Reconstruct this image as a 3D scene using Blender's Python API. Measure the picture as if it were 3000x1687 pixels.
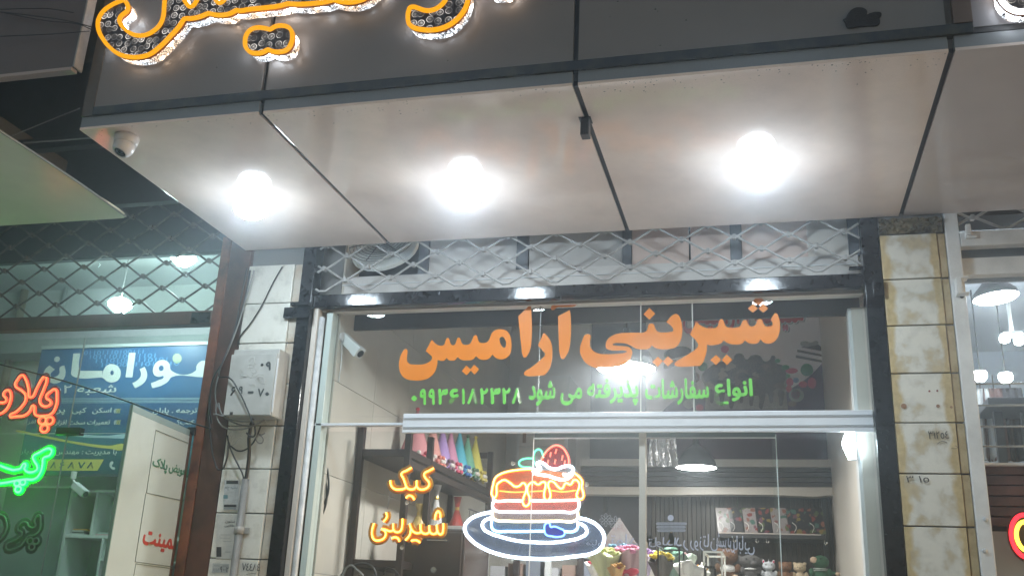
import bpy, bmesh, math, random
from mathutils import Vector, Matrix
random.seed(7)
scene = bpy.context.scene
COL = scene.collection
for _o in list(bpy.data.objects):
    bpy.data.objects.remove(_o)

# ------------------------------------------------------------------ camera
CAM = Vector((0.0, -4.8, 1.55))
RT = Vector((0.969244, 0.242390, 0.042578))      # camera right in the world
DN = Vector((-0.038615, 0.320654, -0.946409))    # camera down
FW = Vector((-0.243052, 0.915657, 0.320152))     # camera forward
FPX, CX, CY = 2875.8, 1500.0, 843.5
cd = bpy.data.cameras.new('camera'); cam = bpy.data.objects.new('camera', cd); COL.objects.link(cam)
cd.sensor_width = 36.0; cd.lens = FPX / 3000.0 * 36.0
cd.clip_start = 0.05; cd.clip_end = 400
mw = Matrix.Identity(4)
for i in range(3):
    mw[i][0] = RT[i]; mw[i][1] = -DN[i]; mw[i][2] = -FW[i]; mw[i][3] = CAM[i]
cam.matrix_world = mw
scene.camera = cam

# ------------------------------------------------------------------ night sky, faint sky glow
world = bpy.data.worlds.new('World'); scene.world = world; world.use_nodes = True
wn = world.node_tree.nodes; wl = world.node_tree.links
sky = wn.new('ShaderNodeTexSky'); sky.sky_type = 'NISHITA'; sky.sun_disc = False
sky.sun_elevation = math.radians(6); sky.sun_rotation = math.radians(90); sky.dust_density = 3.0
bg = wn['Background']; bg.inputs['Strength'].default_value = 0.15
wl.new(sky.outputs[0], bg.inputs[0])
sd = bpy.data.lights.new('sun', 'SUN'); sd.energy = 0.03; sd.angle = math.radians(2); sd.color = (1.0, 0.90, 0.82)
sun = bpy.data.objects.new('sun', sd); COL.objects.link(sun)
sun.rotation_euler = (math.radians(84), 0, math.radians(90)); sun.location = (0, -12, 9)

scene.render.engine = 'CYCLES'
scene.cycles.max_bounces = 8; scene.cycles.transparent_max_bounces = 16
scene.cycles.diffuse_bounces = 4; scene.cycles.glossy_bounces = 4
scene.cycles.sample_clamp_indirect = 4.0
scene.cycles.use_denoising = True
scene.cycles.volume_bounces = 0
scene.view_settings.view_transform = 'Standard'; scene.view_settings.look = 'None'
scene.view_settings.exposure = 0.74; scene.view_settings.gamma = 1.0

# ------------------------------------------------------------------ photograph pixel -> point on a plane of the place
def ray(px, py):
    return RT * ((px - CX) / FPX) + DN * ((py - CY) / FPX) + FW
def W(px, py, y=0.0):
    d = ray(px, py); return CAM + d * ((y - CAM.y) / d.y)
def WZ(px, py, z):
    d = ray(px, py); return CAM + d * ((z - CAM.z) / d.z)
def WX(px, py, x):
    d = ray(px, py); return CAM + d * ((x - CAM.x) / d.x)
class Plane:
    def __init__(s, o, u, v):
        s.o = Vector(o); s.u = Vector(u).normalized(); s.v = Vector(v).normalized(); s.n = s.u.cross(s.v)
    def px(s, x, y):
        d = ray(x, y); t = (s.o - CAM).dot(s.n) / d.dot(s.n); p = CAM + d * t - s.o
        return (p.dot(s.u), p.dot(s.v))
    def w(s, a, b, c=0.0):
        return s.o + s.u * a + s.v * b + s.n * c
def PY(y): return Plane((0, y, 0), (1, 0, 0), (0, 0, 1))
def zoom(x0, y0, k): return lambda x, y: (x0 + x * k, y0 + y * k)

# ------------------------------------------------------------------ materials
MATS = {}
def M(name, col, rough=0.5, metal=0.0, noise=0.0, nscale=6.0, bump=0.0, bscale=60.0, coat=0.0, spec=0.5, col2=None, rnoise=0.0, trans=0.0):
    if name in MATS: return MATS[name]
    m = bpy.data.materials.new(name); m.use_nodes = True
    n = m.node_tree.nodes; l = m.node_tree.links; p = n['Principled BSDF']
    p.inputs['Base Color'].default_value = (*col, 1); p.inputs['Roughness'].default_value = rough
    p.inputs['Metallic'].default_value = metal; p.inputs['Specular IOR Level'].default_value = spec
    p.inputs['Coat Weight'].default_value = coat
    p.inputs['Coat Roughness'].default_value = 0.08
    tc = n.new('ShaderNodeTexCoord')
    if noise > 0 or rnoise > 0:
        nz = n.new('ShaderNodeTexNoise'); nz.inputs['Scale'].default_value = nscale
        nz.inputs['Detail'].default_value = 8; nz.inputs['Roughness'].default_value = 0.65
        l.new(tc.outputs['Object'], nz.inputs['Vector'])
        if noise > 0:
            mx = n.new('ShaderNodeMix'); mx.data_type = 'RGBA'
            c2 = col2 or tuple(c * (1 - noise) for c in col)
            mx.inputs[6].default_value = (*col, 1); mx.inputs[7].default_value = (*c2, 1)
            rp = n.new('ShaderNodeMapRange'); rp.inputs[1].default_value = 0.40; rp.inputs[2].default_value = 0.68
            l.new(nz.outputs[0], rp.inputs[0]); l.new(rp.outputs[0], mx.inputs[0]); l.new(mx.outputs[2], p.inputs['Base Color'])
        if rnoise > 0:
            rr = n.new('ShaderNodeMapRange'); rr.inputs[1].default_value = 0.35; rr.inputs[2].default_value = 0.7
            rr.inputs[3].default_value = max(0.02, rough - rnoise); rr.inputs[4].default_value = min(1, rough + rnoise)
            l.new(nz.outputs[0], rr.inputs[0]); l.new(rr.outputs[0], p.inputs['Roughness'])
    if bump > 0:
        nb = n.new('ShaderNodeTexNoise'); nb.inputs['Scale'].default_value = bscale; nb.inputs['Detail'].default_value = 5
        l.new(tc.outputs['Object'], nb.inputs['Vector'])
        b = n.new('ShaderNodeBump'); b.inputs['Strength'].default_value = bump; b.inputs['Distance'].default_value = 0.004
        l.new(nb.outputs[0], b.inputs['Height']); l.new(b.outputs[0], p.inputs['Normal'])
    MATS[name] = m
    return m
def EM(name, col, strength):
    if name in MATS: return MATS[name]
    m = bpy.data.materials.new(name); m.use_nodes = True
    n = m.node_tree.nodes; l = m.node_tree.links; n.remove(n['Principled BSDF'])
    e = n.new('ShaderNodeEmission'); e.inputs[0].default_value = (*col, 1); e.inputs[1].default_value = strength
    l.new(e.outputs[0], n['Material Output'].inputs[0]); MATS[name] = m
    return m
def GLASS(name, tint=(0.97, 0.985, 0.98), refl=1.0, haze=0.0):
    if name in MATS: return MATS[name]
    m = bpy.data.materials.new(name); m.use_nodes = True
    n = m.node_tree.nodes; l = m.node_tree.links; n.remove(n['Principled BSDF'])
    t = n.new('ShaderNodeBsdfTransparent'); t.inputs[0].default_value = (*tint, 1)
    g = n.new('ShaderNodeBsdfGlossy'); g.inputs['Roughness'].default_value = 0.015
    f = n.new('ShaderNodeFresnel')
    ge = n.new('ShaderNodeNewGeometry'); io = n.new('ShaderNodeMapRange'); io.inputs[3].default_value = 1.5; io.inputs[4].default_value = 1 / 1.5
    l.new(ge.outputs['Backfacing'], io.inputs[0]); l.new(io.outputs[0], f.inputs['IOR'])     # a sheet: same reflectance on both faces
    ml = n.new('ShaderNodeMath'); ml.operation = 'MULTIPLY'; ml.inputs[1].default_value = refl; ml.use_clamp = True
    l.new(f.outputs[0], ml.inputs[0])
    mx = n.new('ShaderNodeMixShader'); l.new(ml.outputs[0], mx.inputs[0]); l.new(t.outputs[0], mx.inputs[1]); l.new(g.outputs[0], mx.inputs[2])
    last = mx
    if haze > 0:      # a film of dust on the pane
        d = n.new('ShaderNodeBsdfDiffuse'); d.inputs[0].default_value = (0.7, 0.72, 0.72, 1)
        tc = n.new('ShaderNodeTexCoord'); nz = n.new('ShaderNodeTexNoise'); nz.inputs['Scale'].default_value = 5; nz.inputs['Detail'].default_value = 8
        l.new(tc.outputs['Object'], nz.inputs['Vector'])
        rp = n.new('ShaderNodeMapRange'); rp.inputs[1].default_value = 0.35; rp.inputs[2].default_value = 0.75
        rp.inputs[3].default_value = haze * 0.5; rp.inputs[4].default_value = haze * 1.6
        l.new(nz.outputs[0], rp.inputs[0])
        m2 = n.new('ShaderNodeMixShader'); l.new(rp.outputs[0], m2.inputs[0]); l.new(mx.outputs[0], m2.inputs[1]); l.new(d.outputs[0], m2.inputs[2]); last = m2
    l.new(last.outputs[0], n['Material Output'].inputs[0]); MATS[name] = m
    return m
def ACRYLIC(name, col, alpha):
    if name in MATS: return MATS[name]
    m = bpy.data.materials.new(name); m.use_nodes = True
    n = m.node_tree.nodes; l = m.node_tree.links; p = n['Principled BSDF']
    p.inputs['Base Color'].default_value = (*col, 1); p.inputs['Roughness'].default_value = 0.15
    p.inputs['Alpha'].default_value = alpha
    MATS[name] = m
    return m
def nodes_of(name):
    m = bpy.data.materials.new(name); m.use_nodes = True; MATS[name] = m
    return m, m.node_tree.nodes, m.node_tree.links, m.node_tree.nodes['Principled BSDF']

white_paint = M('white_paint', (0.82, 0.83, 0.82), 0.35, noise=0.22, nscale=5, bump=0.08, bscale=40)
white_metal = M('white_metal', (0.66, 0.68, 0.68), 0.32, noise=0.12, nscale=9)
alu_white = M('alu_white', (0.74, 0.77, 0.80), 0.3, noise=0.06, nscale=12)
black_paint = M('black_paint', (0.008, 0.009, 0.012), 0.14, noise=0.4, nscale=25, bump=0.12, bscale=35, spec=0.38, col2=(0.02, 0.021, 0.024))
black_plain = M('black_plain', (0.015, 0.015, 0.016), 0.4)
dark_void = M('dark_void', (0.06, 0.062, 0.066), 0.8, noise=0.4, nscale=3)
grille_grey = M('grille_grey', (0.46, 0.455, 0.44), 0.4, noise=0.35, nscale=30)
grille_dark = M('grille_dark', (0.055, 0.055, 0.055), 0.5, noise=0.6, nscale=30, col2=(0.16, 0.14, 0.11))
brown_steel = M('brown_steel', (0.115, 0.052, 0.036), 0.45, noise=0.75, nscale=4, bump=0.1, col2=(0.040, 0.022, 0.018))
rust_steel = M('rust_steel', (0.23, 0.085, 0.045), 0.55, noise=0.8, nscale=7, bump=0.15, col2=(0.075, 0.032, 0.022))
soffit_mat = M('soffit_mat', (0.90, 0.745, 0.655), 0.075, noise=0.17, nscale=1.6, rnoise=0.05, spec=0.5)
fascia_mat = M('fascia_mat', (0.205, 0.192, 0.185), 0.35, noise=0.12, nscale=2.0, bump=0.03, bscale=200)
fascia_low = M('fascia_low', (0.20, 0.225, 0.25), 0.4, noise=0.1, nscale=3)
trim_black = M('trim_black', (0.018, 0.019, 0.022), 0.12, noise=0.3, nscale=13, col2=(0.055, 0.055, 0.035))  # greenish mottle in the colour stands for reflected tree leaves
joint_black = M('joint_black', (0.022, 0.023, 0.026), 0.55)
tile_wall = M('tile_wall', (0.62, 0.59, 0.525), 0.16, noise=0.14, nscale=1.6, bump=0.01)
grout = M('grout', (0.20, 0.20, 0.19), 0.8)
plaster = M('plaster', (0.62, 0.60, 0.57), 0.6, noise=0.1, nscale=2)
cream_wall = M('cream_wall', (0.66, 0.61, 0.54), 0.4, noise=0.08, nscale=3)
pavement_mat = M('pavement_mat', (0.50, 0.47, 0.44), 0.6, noise=0.3, nscale=3, bump=0.2)
asphalt = M('asphalt', (0.05, 0.05, 0.052), 0.8, noise=0.3, nscale=20, bump=0.3)
orange_vinyl = M('orange_vinyl', (0.80, 0.235, 0.008), 0.45, spec=0.3, noise=0.12, nscale=4)
green_vinyl = M('green_vinyl', (0.16, 0.62, 0.07), 0.5)
glass = GLASS('glass', refl=0.62, haze=0.012)
glass_left = GLASS('glass_left', tint=(0.93, 0.98, 0.96), refl=0.62, haze=0.025)
cable_black = M('cable_black', (0.018, 0.018, 0.018), 0.4)
cable_grey = M('cable_grey', (0.20, 0.20, 0.19), 0.5)
pvc_grey = M('pvc_grey', (0.22, 0.22, 0.21), 0.5, noise=0.3, nscale=14, bump=0.05)
wood_dark = M('wood_dark', (0.085, 0.068, 0.058), 0.45, noise=0.5, nscale=10)

# ------------------------------------------------------------------ objects
WL = {}
def wl_of(o): return WL[o.name]
def root(name, label, cat, loc, group=None):
    o = bpy.data.objects.new(name, None); COL.objects.link(o); o.location = loc; o.empty_display_size = 0.05
    o['label'] = label; o['category'] = cat
    if group: o['group'] = group
    WL[o.name] = Vector(loc); return o
def tag(o, label, cat, group=None):
    o['label'] = label; o['category'] = cat
    if group: o['group'] = group
    return o
def obj(name, me, mat, parent=None, loc=(0, 0, 0), smooth=False, kind=None):
    """me: mesh whose vertices are relative to loc (a world point)"""
    if isinstance(me, bmesh.types.BMesh):
        b = me; me = bpy.data.meshes.new(name); b.to_mesh(me); b.free()
    if mat is not None and not me.materials: me.materials.append(mat)
    if smooth:
        for p in me.polygons: p.use_smooth = True
    o = bpy.data.objects.new(name, me); COL.objects.link(o)
    WL[o.name] = Vector(loc)
    if parent is not None:
        o.parent = parent; o.location = Vector(loc) - WL[parent.name]
    else:
        o.location = loc
    if kind: o['kind'] = kind
    return o
def struct(o): o['kind'] = 'structure'; return o

def bm_box(c, s, bev=0.0, rot=None, bm=None):
    b = bm or bmesh.new(); t = bmesh.new()
    bmesh.ops.create_cube(t, size=1.0); bmesh.ops.scale(t, vec=s, verts=t.verts)
    if bev > 0: bmesh.ops.bevel(t, geom=t.edges[:], offset=bev, segments=2, affect='EDGES', profile=0.6)
    if rot is not None: bmesh.ops.rotate(t, cent=(0, 0, 0), matrix=rot, verts=t.verts)
    bmesh.ops.translate(t, vec=c, verts=t.verts)
    me = bpy.data.meshes.new('t'); t.to_mesh(me); t.free(); b.from_mesh(me); bpy.data.meshes.remove(me)
    return b
def bx(x0, x1, y0, y1, z0, z1, bev=0.0, bm=None):
    return bm_box(((x0 + x1) / 2, (y0 + y1) / 2, (z0 + z1) / 2), (abs(x1 - x0), abs(y1 - y0), abs(z1 - z0)), bev, None, bm)
def box(name, mat, x0, x1, y0, y1, z0, z1, parent=None, bev=0.0, kind=None):
    c = Vector(((x0 + x1) / 2, (y0 + y1) / 2, min(z0, z1)))
    b = bm_box((0, 0, abs(z1 - z0) / 2), (abs(x1 - x0), abs(y1 - y0), abs(z1 - z0)), bev)
    return obj(name, b, mat, parent, c, kind=kind)
def bm_lathe(prof, seg=24, bm=None, mtx=None):
    """prof: list of (r,z)"""
    b = bm or bmesh.new(); rings = []
    mt = mtx or Matrix.Identity(4)
    for r, z in prof:
        if r < 1e-6: rings.append([b.verts.new(mt @ Vector((0, 0, z)))])
        else: rings.append([b.verts.new(mt @ Vector((r * math.cos(2 * math.pi * i / seg), r * math.sin(2 * math.pi * i / seg), z))) for i in range(seg)])
    for a, c in zip(rings, rings[1:]):
        for i in range(seg):
            j = (i + 1) % seg
            try:
                if len(a) == 1 and len(c) > 1: b.faces.new((a[0], c[j], c[i]))
                elif len(c) == 1 and len(a) > 1: b.faces.new((a[i], a[j], c[0]))
                elif len(a) > 1: b.faces.new((a[i], a[j], c[j], c[i]))
            except ValueError: pass
    bmesh.ops.recalc_face_normals(b, faces=b.faces)
    return b
def align(d):
    d = Vector(d).normalized(); return d.to_track_quat('Z', 'Y').to_matrix().to_4x4()
def bm_cyl(p0, p1, r0, r1=None, seg=12, bm=None, cap=True):
    p0 = Vector(p0); p1 = Vector(p1); r1 = r0 if r1 is None else r1
    L = (p1 - p0).length; mt = Matrix.Translation(p0) @ align(p1 - p0)
    pr = ([(0, 0)] if cap else []) + [(r0, 0), (r1, L)] + ([(0, L)] if cap else [])
    return bm_lathe(pr, seg, bm, mt)
def bm_ball(c, r, bm=None, sub=2, sc=(1, 1, 1)):
    b = bm or bmesh.new(); t = bmesh.new(); bmesh.ops.create_icosphere(t, subdivisions=sub, radius=r)
    bmesh.ops.scale(t, vec=sc, verts=t.verts); bmesh.ops.translate(t, vec=c, verts=t.verts)
    me = bpy.data.meshes.new('t'); t.to_mesh(me); t.free(); b.from_mesh(me); bpy.data.meshes.remove(me); return b
def _eval_mesh(o):
    COL.objects.link(o); dg = bpy.context.evaluated_depsgraph_get(); dg.update()
    me = bpy.data.meshes.new_from_object(o.evaluated_get(dg)); COL.objects.unlink(o)
    d = o.data; bpy.data.objects.remove(o)
    return me
def fill_mesh(outlines, thick, smooth=True, res=6):
    """outlines: closed lists of (a,b) or (a,b,'c') corner -> flat filled mesh in local x,y, extruded along z"""
    cu = bpy.data.curves.new('c', 'CURVE'); cu.dimensions = '2D'; cu.fill_mode = 'BOTH'; cu.extrude = thick / 2
    cu.resolution_u = res
    for ol in outlines:
        if smooth:
            s = cu.splines.new('BEZIER'); s.bezier_points.add(len(ol) - 1); s.use_cyclic_u = True
            for bp, p in zip(s.bezier_points, ol):
                bp.co = (p[0], p[1], 0); t = 'VECTOR' if len(p) > 2 else 'AUTO'
                bp.handle_left_type = t; bp.handle_right_type = t
        else:
            s = cu.splines.new('POLY'); s.points.add(len(ol) - 1); s.use_cyclic_u = True
            for bp, p in zip(s.points, ol): bp.co = (p[0], p[1], 0, 1)
    me = _eval_mesh(bpy.data.objects.new('c', cu)); me.materials.clear(); return me
def place(me, pl, depth=0.0):
    """local mesh (x,y,z) -> plane; returns origin so the mesh is centred there"""
    xs = [v.co.x for v in me.vertices]; ys = [v.co.y for v in me.vertices]
    if not xs: return Vector((0, 0, 0))
    a = (min(xs) + max(xs)) / 2; b = min(ys)
    o = pl.w(a, b, depth)
    for v in me.vertices:
        v.co = pl.w(v.co.x, v.co.y, v.co.z + depth) - o
    return o
def flat(name, mat, outlines, pl, thick=0.002, parent=None, zf=None, smooth=True, depth=0.0, kind=None):
    ols = []
    for ol in outlines:
        q = []
        for p in ol:
            x, y = (zf(p[0], p[1]) if zf else (p[0], p[1])); a, b = pl.px(x, y)
            q.append((a, b, 'c') if len(p) > 2 else (a, b))
        ols.append(q)
    me = fill_mesh(ols, thick, smooth); o = place(me, pl, depth)
    return obj(name, me, mat, parent, o, kind=kind)
def tube_mesh(paths, r, res=2, cyclic=False, smooth=True, ru=5):
    cu = bpy.data.curves.new('c', 'CURVE'); cu.dimensions = '3D'; cu.bevel_depth = r; cu.bevel_resolution = res; cu.use_fill_caps = True
    cu.resolution_u = ru
    for pts in paths:
        if smooth:
            s = cu.splines.new('BEZIER'); s.bezier_points.add(len(pts) - 1); s.use_cyclic_u = cyclic
            for bp, p in zip(s.bezier_points, pts):
                bp.co = p[:3] if not isinstance(p, Vector) else p
                t = 'VECTOR' if (not isinstance(p, Vector) and len(p) > 3) else 'AUTO'
                bp.handle_left_type = t; bp.handle_right_type = t
        else:
            s = cu.splines.new('POLY'); s.points.add(len(pts) - 1); s.use_cyclic_u = cyclic
            for bp, p in zip(s.points, pts): bp.co = (p[0], p[1], p[2], 1)
    me = _eval_mesh(bpy.data.objects.new('c', cu)); me.materials.clear()
    for p in me.polygons: p.use_smooth = True
    return me
def tube(name, mat, pts, r, parent=None, res=2, cyclic=False, smooth=True):
    o = Vector(pts[0][:3]); me = tube_mesh([[Vector(p[:3]) - o for p in pts]], r, res, cyclic, smooth)
    return obj(name, me, mat, parent, o)
def blob(parts, voxel=0.006):
    """several ellipsoids grown into one continuous skin"""
    b = bmesh.new()
    for c, s in parts: bm_ball(c, 1.0, b, 2, s)
    me = bpy.data.meshes.new('b'); b.to_mesh(me); b.free()
    o = bpy.data.objects.new('b', me); md = o.modifiers.new('r', 'REMESH'); md.mode = 'VOXEL'; md.voxel_size = voxel
    sm = o.modifiers.new('s', 'SMOOTH'); sm.iterations = 4
    r = _eval_mesh(o)
    for p in r.polygons: p.use_smooth = True
    return r

# ------------------------------------------------------------------ Persian lettering
AR = {'ا': (0xFE8D, 0xFE8E), 'آ': (0xFE81, 0xFE82), 'ب': (0xFE8F, 4), 'پ': (0xFB56, 4), 'ت': (0xFE95, 4), 'ج': (0xFE9D, 4), 'ح': (0xFEA1, 4),
      'خ': (0xFEA5, 4), 'د': (0xFEA9, 0xFEAA), 'ذ': (0xFEAB, 0xFEAC), 'ر': (0xFEAD, 0xFEAE), 'ز': (0xFEAF, 0xFEB0), 'س': (0xFEB1, 4), 'ش': (0xFEB5, 4),
      'ض': (0xFEBD, 4), 'ط': (0xFEC1, 4), 'ع': (0xFEC9, 4), 'ف': (0xFED1, 4), 'ک': (0xFB8E, 4), 'ل': (0xFEDD, 4), 'م': (0xFEE1, 4), 'ن': (0xFEE5, 4),
      'و': (0xFEED, 0xFEEE), 'ه': (0xFEE9, 4), 'ی': (0xFBFC, 4)}
def shape(s):
    s = s.replace('لا', '\u0001'); out = []
    def joins_next(c): return c in AR and AR[c][1] == 4
    def joins_prev(c): return c in AR or c == '\u0001'
    for i, c in enumerate(s):
        p = i > 0 and joins_next(s[i - 1]); q = i + 1 < len(s) and joins_prev(s[i + 1])
        if c == '\u0001': out.append(chr(0xFEFC if p else 0xFEFB)); continue
        if c not in AR: out.append(c); continue
        b, k = AR[c]
        if k == 4: out.append(chr(b + (3 if p and q else 1 if p else 2 if q else 0)))
        else: out.append(chr(k if p else b))
    return ''.join(reversed(out))
def text_mesh(s, bold=0.0, thick=0.004, raw=False):
    cu = bpy.data.curves.new('t', 'FONT'); cu.body = s if raw else shape(s); cu.extrude = thick / 2; cu.resolution_u = 4
    me = _eval_mesh(bpy.data.objects.new('t', cu)); me.materials.clear()
    if bold > 0:      # heavier weight: the glyph laid over itself, spread by the stroke gain
        b = bmesh.new()
        for i in range(9):
            dx, dy = (0, 0) if i == 8 else (bold * math.cos(i * math.pi / 4), bold * math.sin(i * math.pi / 4))
            k = len(b.verts); b.from_mesh(me); b.verts.ensure_lookup_table()
            for v in b.verts[k:]: v.co += Vector((dx, dy, thick * .02 * i))
        b.to_mesh(me); b.free()
    return me
def text_px(name, mat, s, x0, y0, x1, y1, pl, parent=None, bold=0.0, raw=False, depth=0.0, mirror=False, zf=None, thick=0.0015):
    """lettering fitted between two corners measured on its plane"""
    if zf: (x0, y0), (x1, y1) = zf(x0, y0), zf(x1, y1)
    a0, b1 = pl.px(x0, y0); a1, b0 = pl.px(x1, y1)
    a0b, _ = pl.px(x0, (y0 + y1) / 2); a1b, _ = pl.px(x1, (y0 + y1) / 2); a0, a1 = a0b, a1b
    me = text_mesh(s, bold, 0.004, raw)
    xs = [v.co.x for v in me.vertices]; ys = [v.co.y for v in me.vertices]
    if not xs: return None
    X0, X1, Y0, Y1 = min(xs), max(xs), min(ys), max(ys)
    for v in me.vertices:
        t = (v.co.x - X0) / (X1 - X0); t = 1 - t if mirror else t
        v.co = Vector((a0 + t * (a1 - a0), b0 + (v.co.y - Y0) / (Y1 - Y0) * (b1 - b0), (v.co.z / 0.004) * thick))
    o = place(me, pl, depth)
    return obj(name, me, mat, parent, o)
# ================================================================== SETTING
struct(box('pavement', pavement_mat, -13, 11, -6.5, 0.35, -0.12, 0.0))
struct(box('road', asphalt, -13, 11, -12, -6.51, -0.30, -0.24))
struct(box('ground', asphalt, -13.5, 11.5, -12.5, 8, -0.9, -0.5))
# building wall above the canopy that carries it all
bw = root('building_wall', 'dark plastered wall of the building above the shop fronts', 'wall', (-1.5, 0.3, 3.55))
zlw = W(300, 757, .16).z
box('wall_panel', dark_void, -9, -2.9, 0.16, 0.20, zlw, 6.0, bw)
box('wall_panel', dark_void, -2.9, 6, 0.30, 0.50, 3.625, 6.0, bw)

# ================================================================== CANOPY OVER THE SWEET SHOP
ZS, YF = 3.522, -1.51
canopy = root('shop_canopy', 'shop canopy with grey fascia, black trim and glossy white soffit over the cake shop', 'canopy', (-1.1, YF, ZS))
xs = [-2.887, -2.003, -0.658, 0.698]
JW = 0.011
for i in range(3):
    box('soffit_panel', soffit_mat, xs[i] + (JW if i else 0), xs[i + 1] - JW, YF + 0.003, -0.004, ZS, ZS + 0.012, canopy, 0.001)
    box('fascia_panel', fascia_mat, (xs[i] + 0.055) if i == 0 else xs[i] + JW, xs[i + 1] - JW, YF, YF + 0.02, 3.628, 4.75, canopy)
    box('fascia_lower_strip', fascia_low, xs[i] + (JW if i else 0), xs[i + 1] - JW, YF + 0.004, YF + 0.03, ZS + 0.001, 3.585, canopy, 0.002)
box('soffit_backing', joint_black, -2.885, 0.73, YF + 0.035, 0.0, ZS + 0.0145, ZS + 0.03, canopy)
box('fascia_backing', joint_black, -2.885, 0.69, YF + 0.031, YF + 0.06, 3.555, 4.75, canopy)
box('bottom_trim', trim_black, -2.83, 0.775, YF - 0.006, YF + 0.028, 3.5855, 3.6275, canopy, 0.002)
box('side_trim', M('bronze_trim', (0.10, 0.075, 0.05), 0.3, noise=0.4, nscale=6), -2.887, -2.832, YF - 0.004, YF + 0.05, 3.586, 4.75, canopy)
box('side_trim', M('brown_trim', (0.13, 0.085, 0.06), 0.35), 0.712, 0.775, YF - 0.010, YF + 0.02, 3.628, 4.75, canopy)
# little specks on the fascia
for i, (px, py) in enumerate([(1934, 134), (1787, 50), (1920, 28), (1927, 34), (2010, 60), (1312, 178), (248 + 45, 223), (1810, 5), (1616, 14), (635, 198)]):
    p = W(px, py, YF - 0.001)
    obj('speck', bm_lathe([(0, 0), (random.uniform(.002, .0045), 0.0002), (0, 0.0015)], 8, None, align((0, -1, 0))), black_plain, canopy, p)
# grime gathered along the front edge of the soffit
b = bmesh.new(); random.seed(21)
for i in range(150):
    x = random.uniform(-2.85, .68) if i % 3 else random.uniform(-.6, .68); y = YF + abs(random.gauss(0, .05)) + .008
    bm_lathe([(0, 0), (random.uniform(.0012, .0035), .0002), (0, .0006)], 6, b, Matrix.Translation((x, y, ZS - .0004)))
obj('grime', b, M('grime_brown', (.10, .085, .07), .9), canopy, kind='stuff')
# loose black patch stuck to the fascia
zq = zoom(2250, 0, 0.38640)
pt = flat('rubber_patch', M('rubber_black', (0.008, 0.008, 0.009), 0.9, bump=0.4, bscale=150),
     [[(600, 210), (585, 175, 'c'), (568, 155, 'c'), (590, 140), (600, 120), (640, 75), (685, 62), (735, 72), (752, 92), (750, 115), (775, 105), (820, 96), (855, 102), (860, 118), (845, 145), (850, 165), (838, 190), (760, 200), (680, 208), (625, 215)]],
     PY(YF - 0.004), 0.007, None, zq)
tag(pt, 'ragged black rubber patch stuck on the plain grey fascia', 'patch')

# ---- neighbour canopy to the right
rc = root('neighbour_canopy', 'pinkish soffit and grey fascia of the canopy right of the brown trim', 'canopy', (1.6, YF, ZS))
box('soffit_panel', M('soffit_pink', (0.66, 0.585, 0.555), 0.12, noise=0.1, nscale=2), 0.709, 2.6, YF + 0.003, -0.004, ZS + 0.001, ZS + 0.013, rc)
box('fascia_panel', M('fascia_lilac', (0.235, 0.225, 0.235), 0.4, noise=0.1, nscale=2), 0.777, 2.6, YF, YF + 0.02, 3.61, 4.75, rc)
box('fascia_lower_strip', fascia_low, 0.709, 2.6, YF + 0.004, YF + 0.03, ZS + 0.002, 3.585, rc)
box('bottom_trim', joint_black, 0.777, 2.6, YF + 0.002, YF + 0.02, 3.587, 3.609, rc)

# ---- neighbour canopy to the left: dark fascia box and a cream soffit sheet hanging lower down
lc = root('neighbour_canopy', 'dark taupe fascia box with white edge trim beside the golden letters', 'canopy', (-4.5, -1.58, 3.8))
pb = W(212, 207, -1.575)
taupe = M('taupe', (0.13, 0.10, 0.094), 0.5, noise=0.2, nscale=2)
box('fascia_panel', taupe, -8, pb.x - 0.004, -1.575, -1.55, pb.z + 0.02, 5.2, lc)
box('edge_trim', M('grimy_white', (0.42, 0.39, 0.37), 0.5, noise=0.4, nscale=8), pb.x - 0.001, pb.x + 0.010, -1.58, -1.525, pb.z + 0.015, 5.2, lc, 0.004)
box('bottom_trim', M('grimy_white2', (0.40, 0.33, 0.31), 0.4), -8, pb.x - 0.003, -1.58, -1.54, pb.z, pb.z + 0.018, lc, 0.004)
box('canopy_back', dark_void, -8, -2.93, -0.45, -0.40, 3.66, 5.2, lc)
box('canopy_top', dark_void, -8, -2.93, -1.7, -0.46, 4.6, 4.65, lc)
box('joist', dark_void, -3.9, -3.84, -1.65, -0.46, 3.86, 3.95, lc)
box('joist', M('dull_steel', (0.05, 0.052, 0.055), 0.5), -8, -2.95, -0.98, -0.93, 3.75, 3.81, lc)
cs = root('soffit_sheet', 'cream soffit sheet with a curled corner over the copy shop', 'soffit', (-4.8, -1.0, 3.5))
cream = M('cream_sheet', (0.80, 0.78, 0.64), 0.2, noise=0.1, nscale=2.5)
q = [WZ(370, 637, 3.50), WZ(0, 375, 3.50)]
xr = (q[0].x + q[1].x) / 2; yb = q[0].y
me = fill_mesh([[(-8, -1.66, 'c'), (xr + .01, -1.66, 'c'), (xr + 0.01, -1.25), (xr, -0.95), (xr - 0.02, yb - 0.02), (xr - 0.05, yb, 'c'), (-8, yb - 0.02, 'c')]], 0.008)
for v in me.vertices: v.co.z += 0
obj('sheet', me, cream, cs, (0, 0, 3.50))
edge_pts = [(xr + 0.013, -1.66, 3.497), (xr + 0.013, -1.25, 3.497), (xr + 0.003, -0.95, 3.497), (xr - 0.018, yb - 0.02, 3.497)]
tube('edge_bead', M('bead_grey', (0.22, 0.22, 0.20), 0.5), edge_pts, 0.006, cs)
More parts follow.
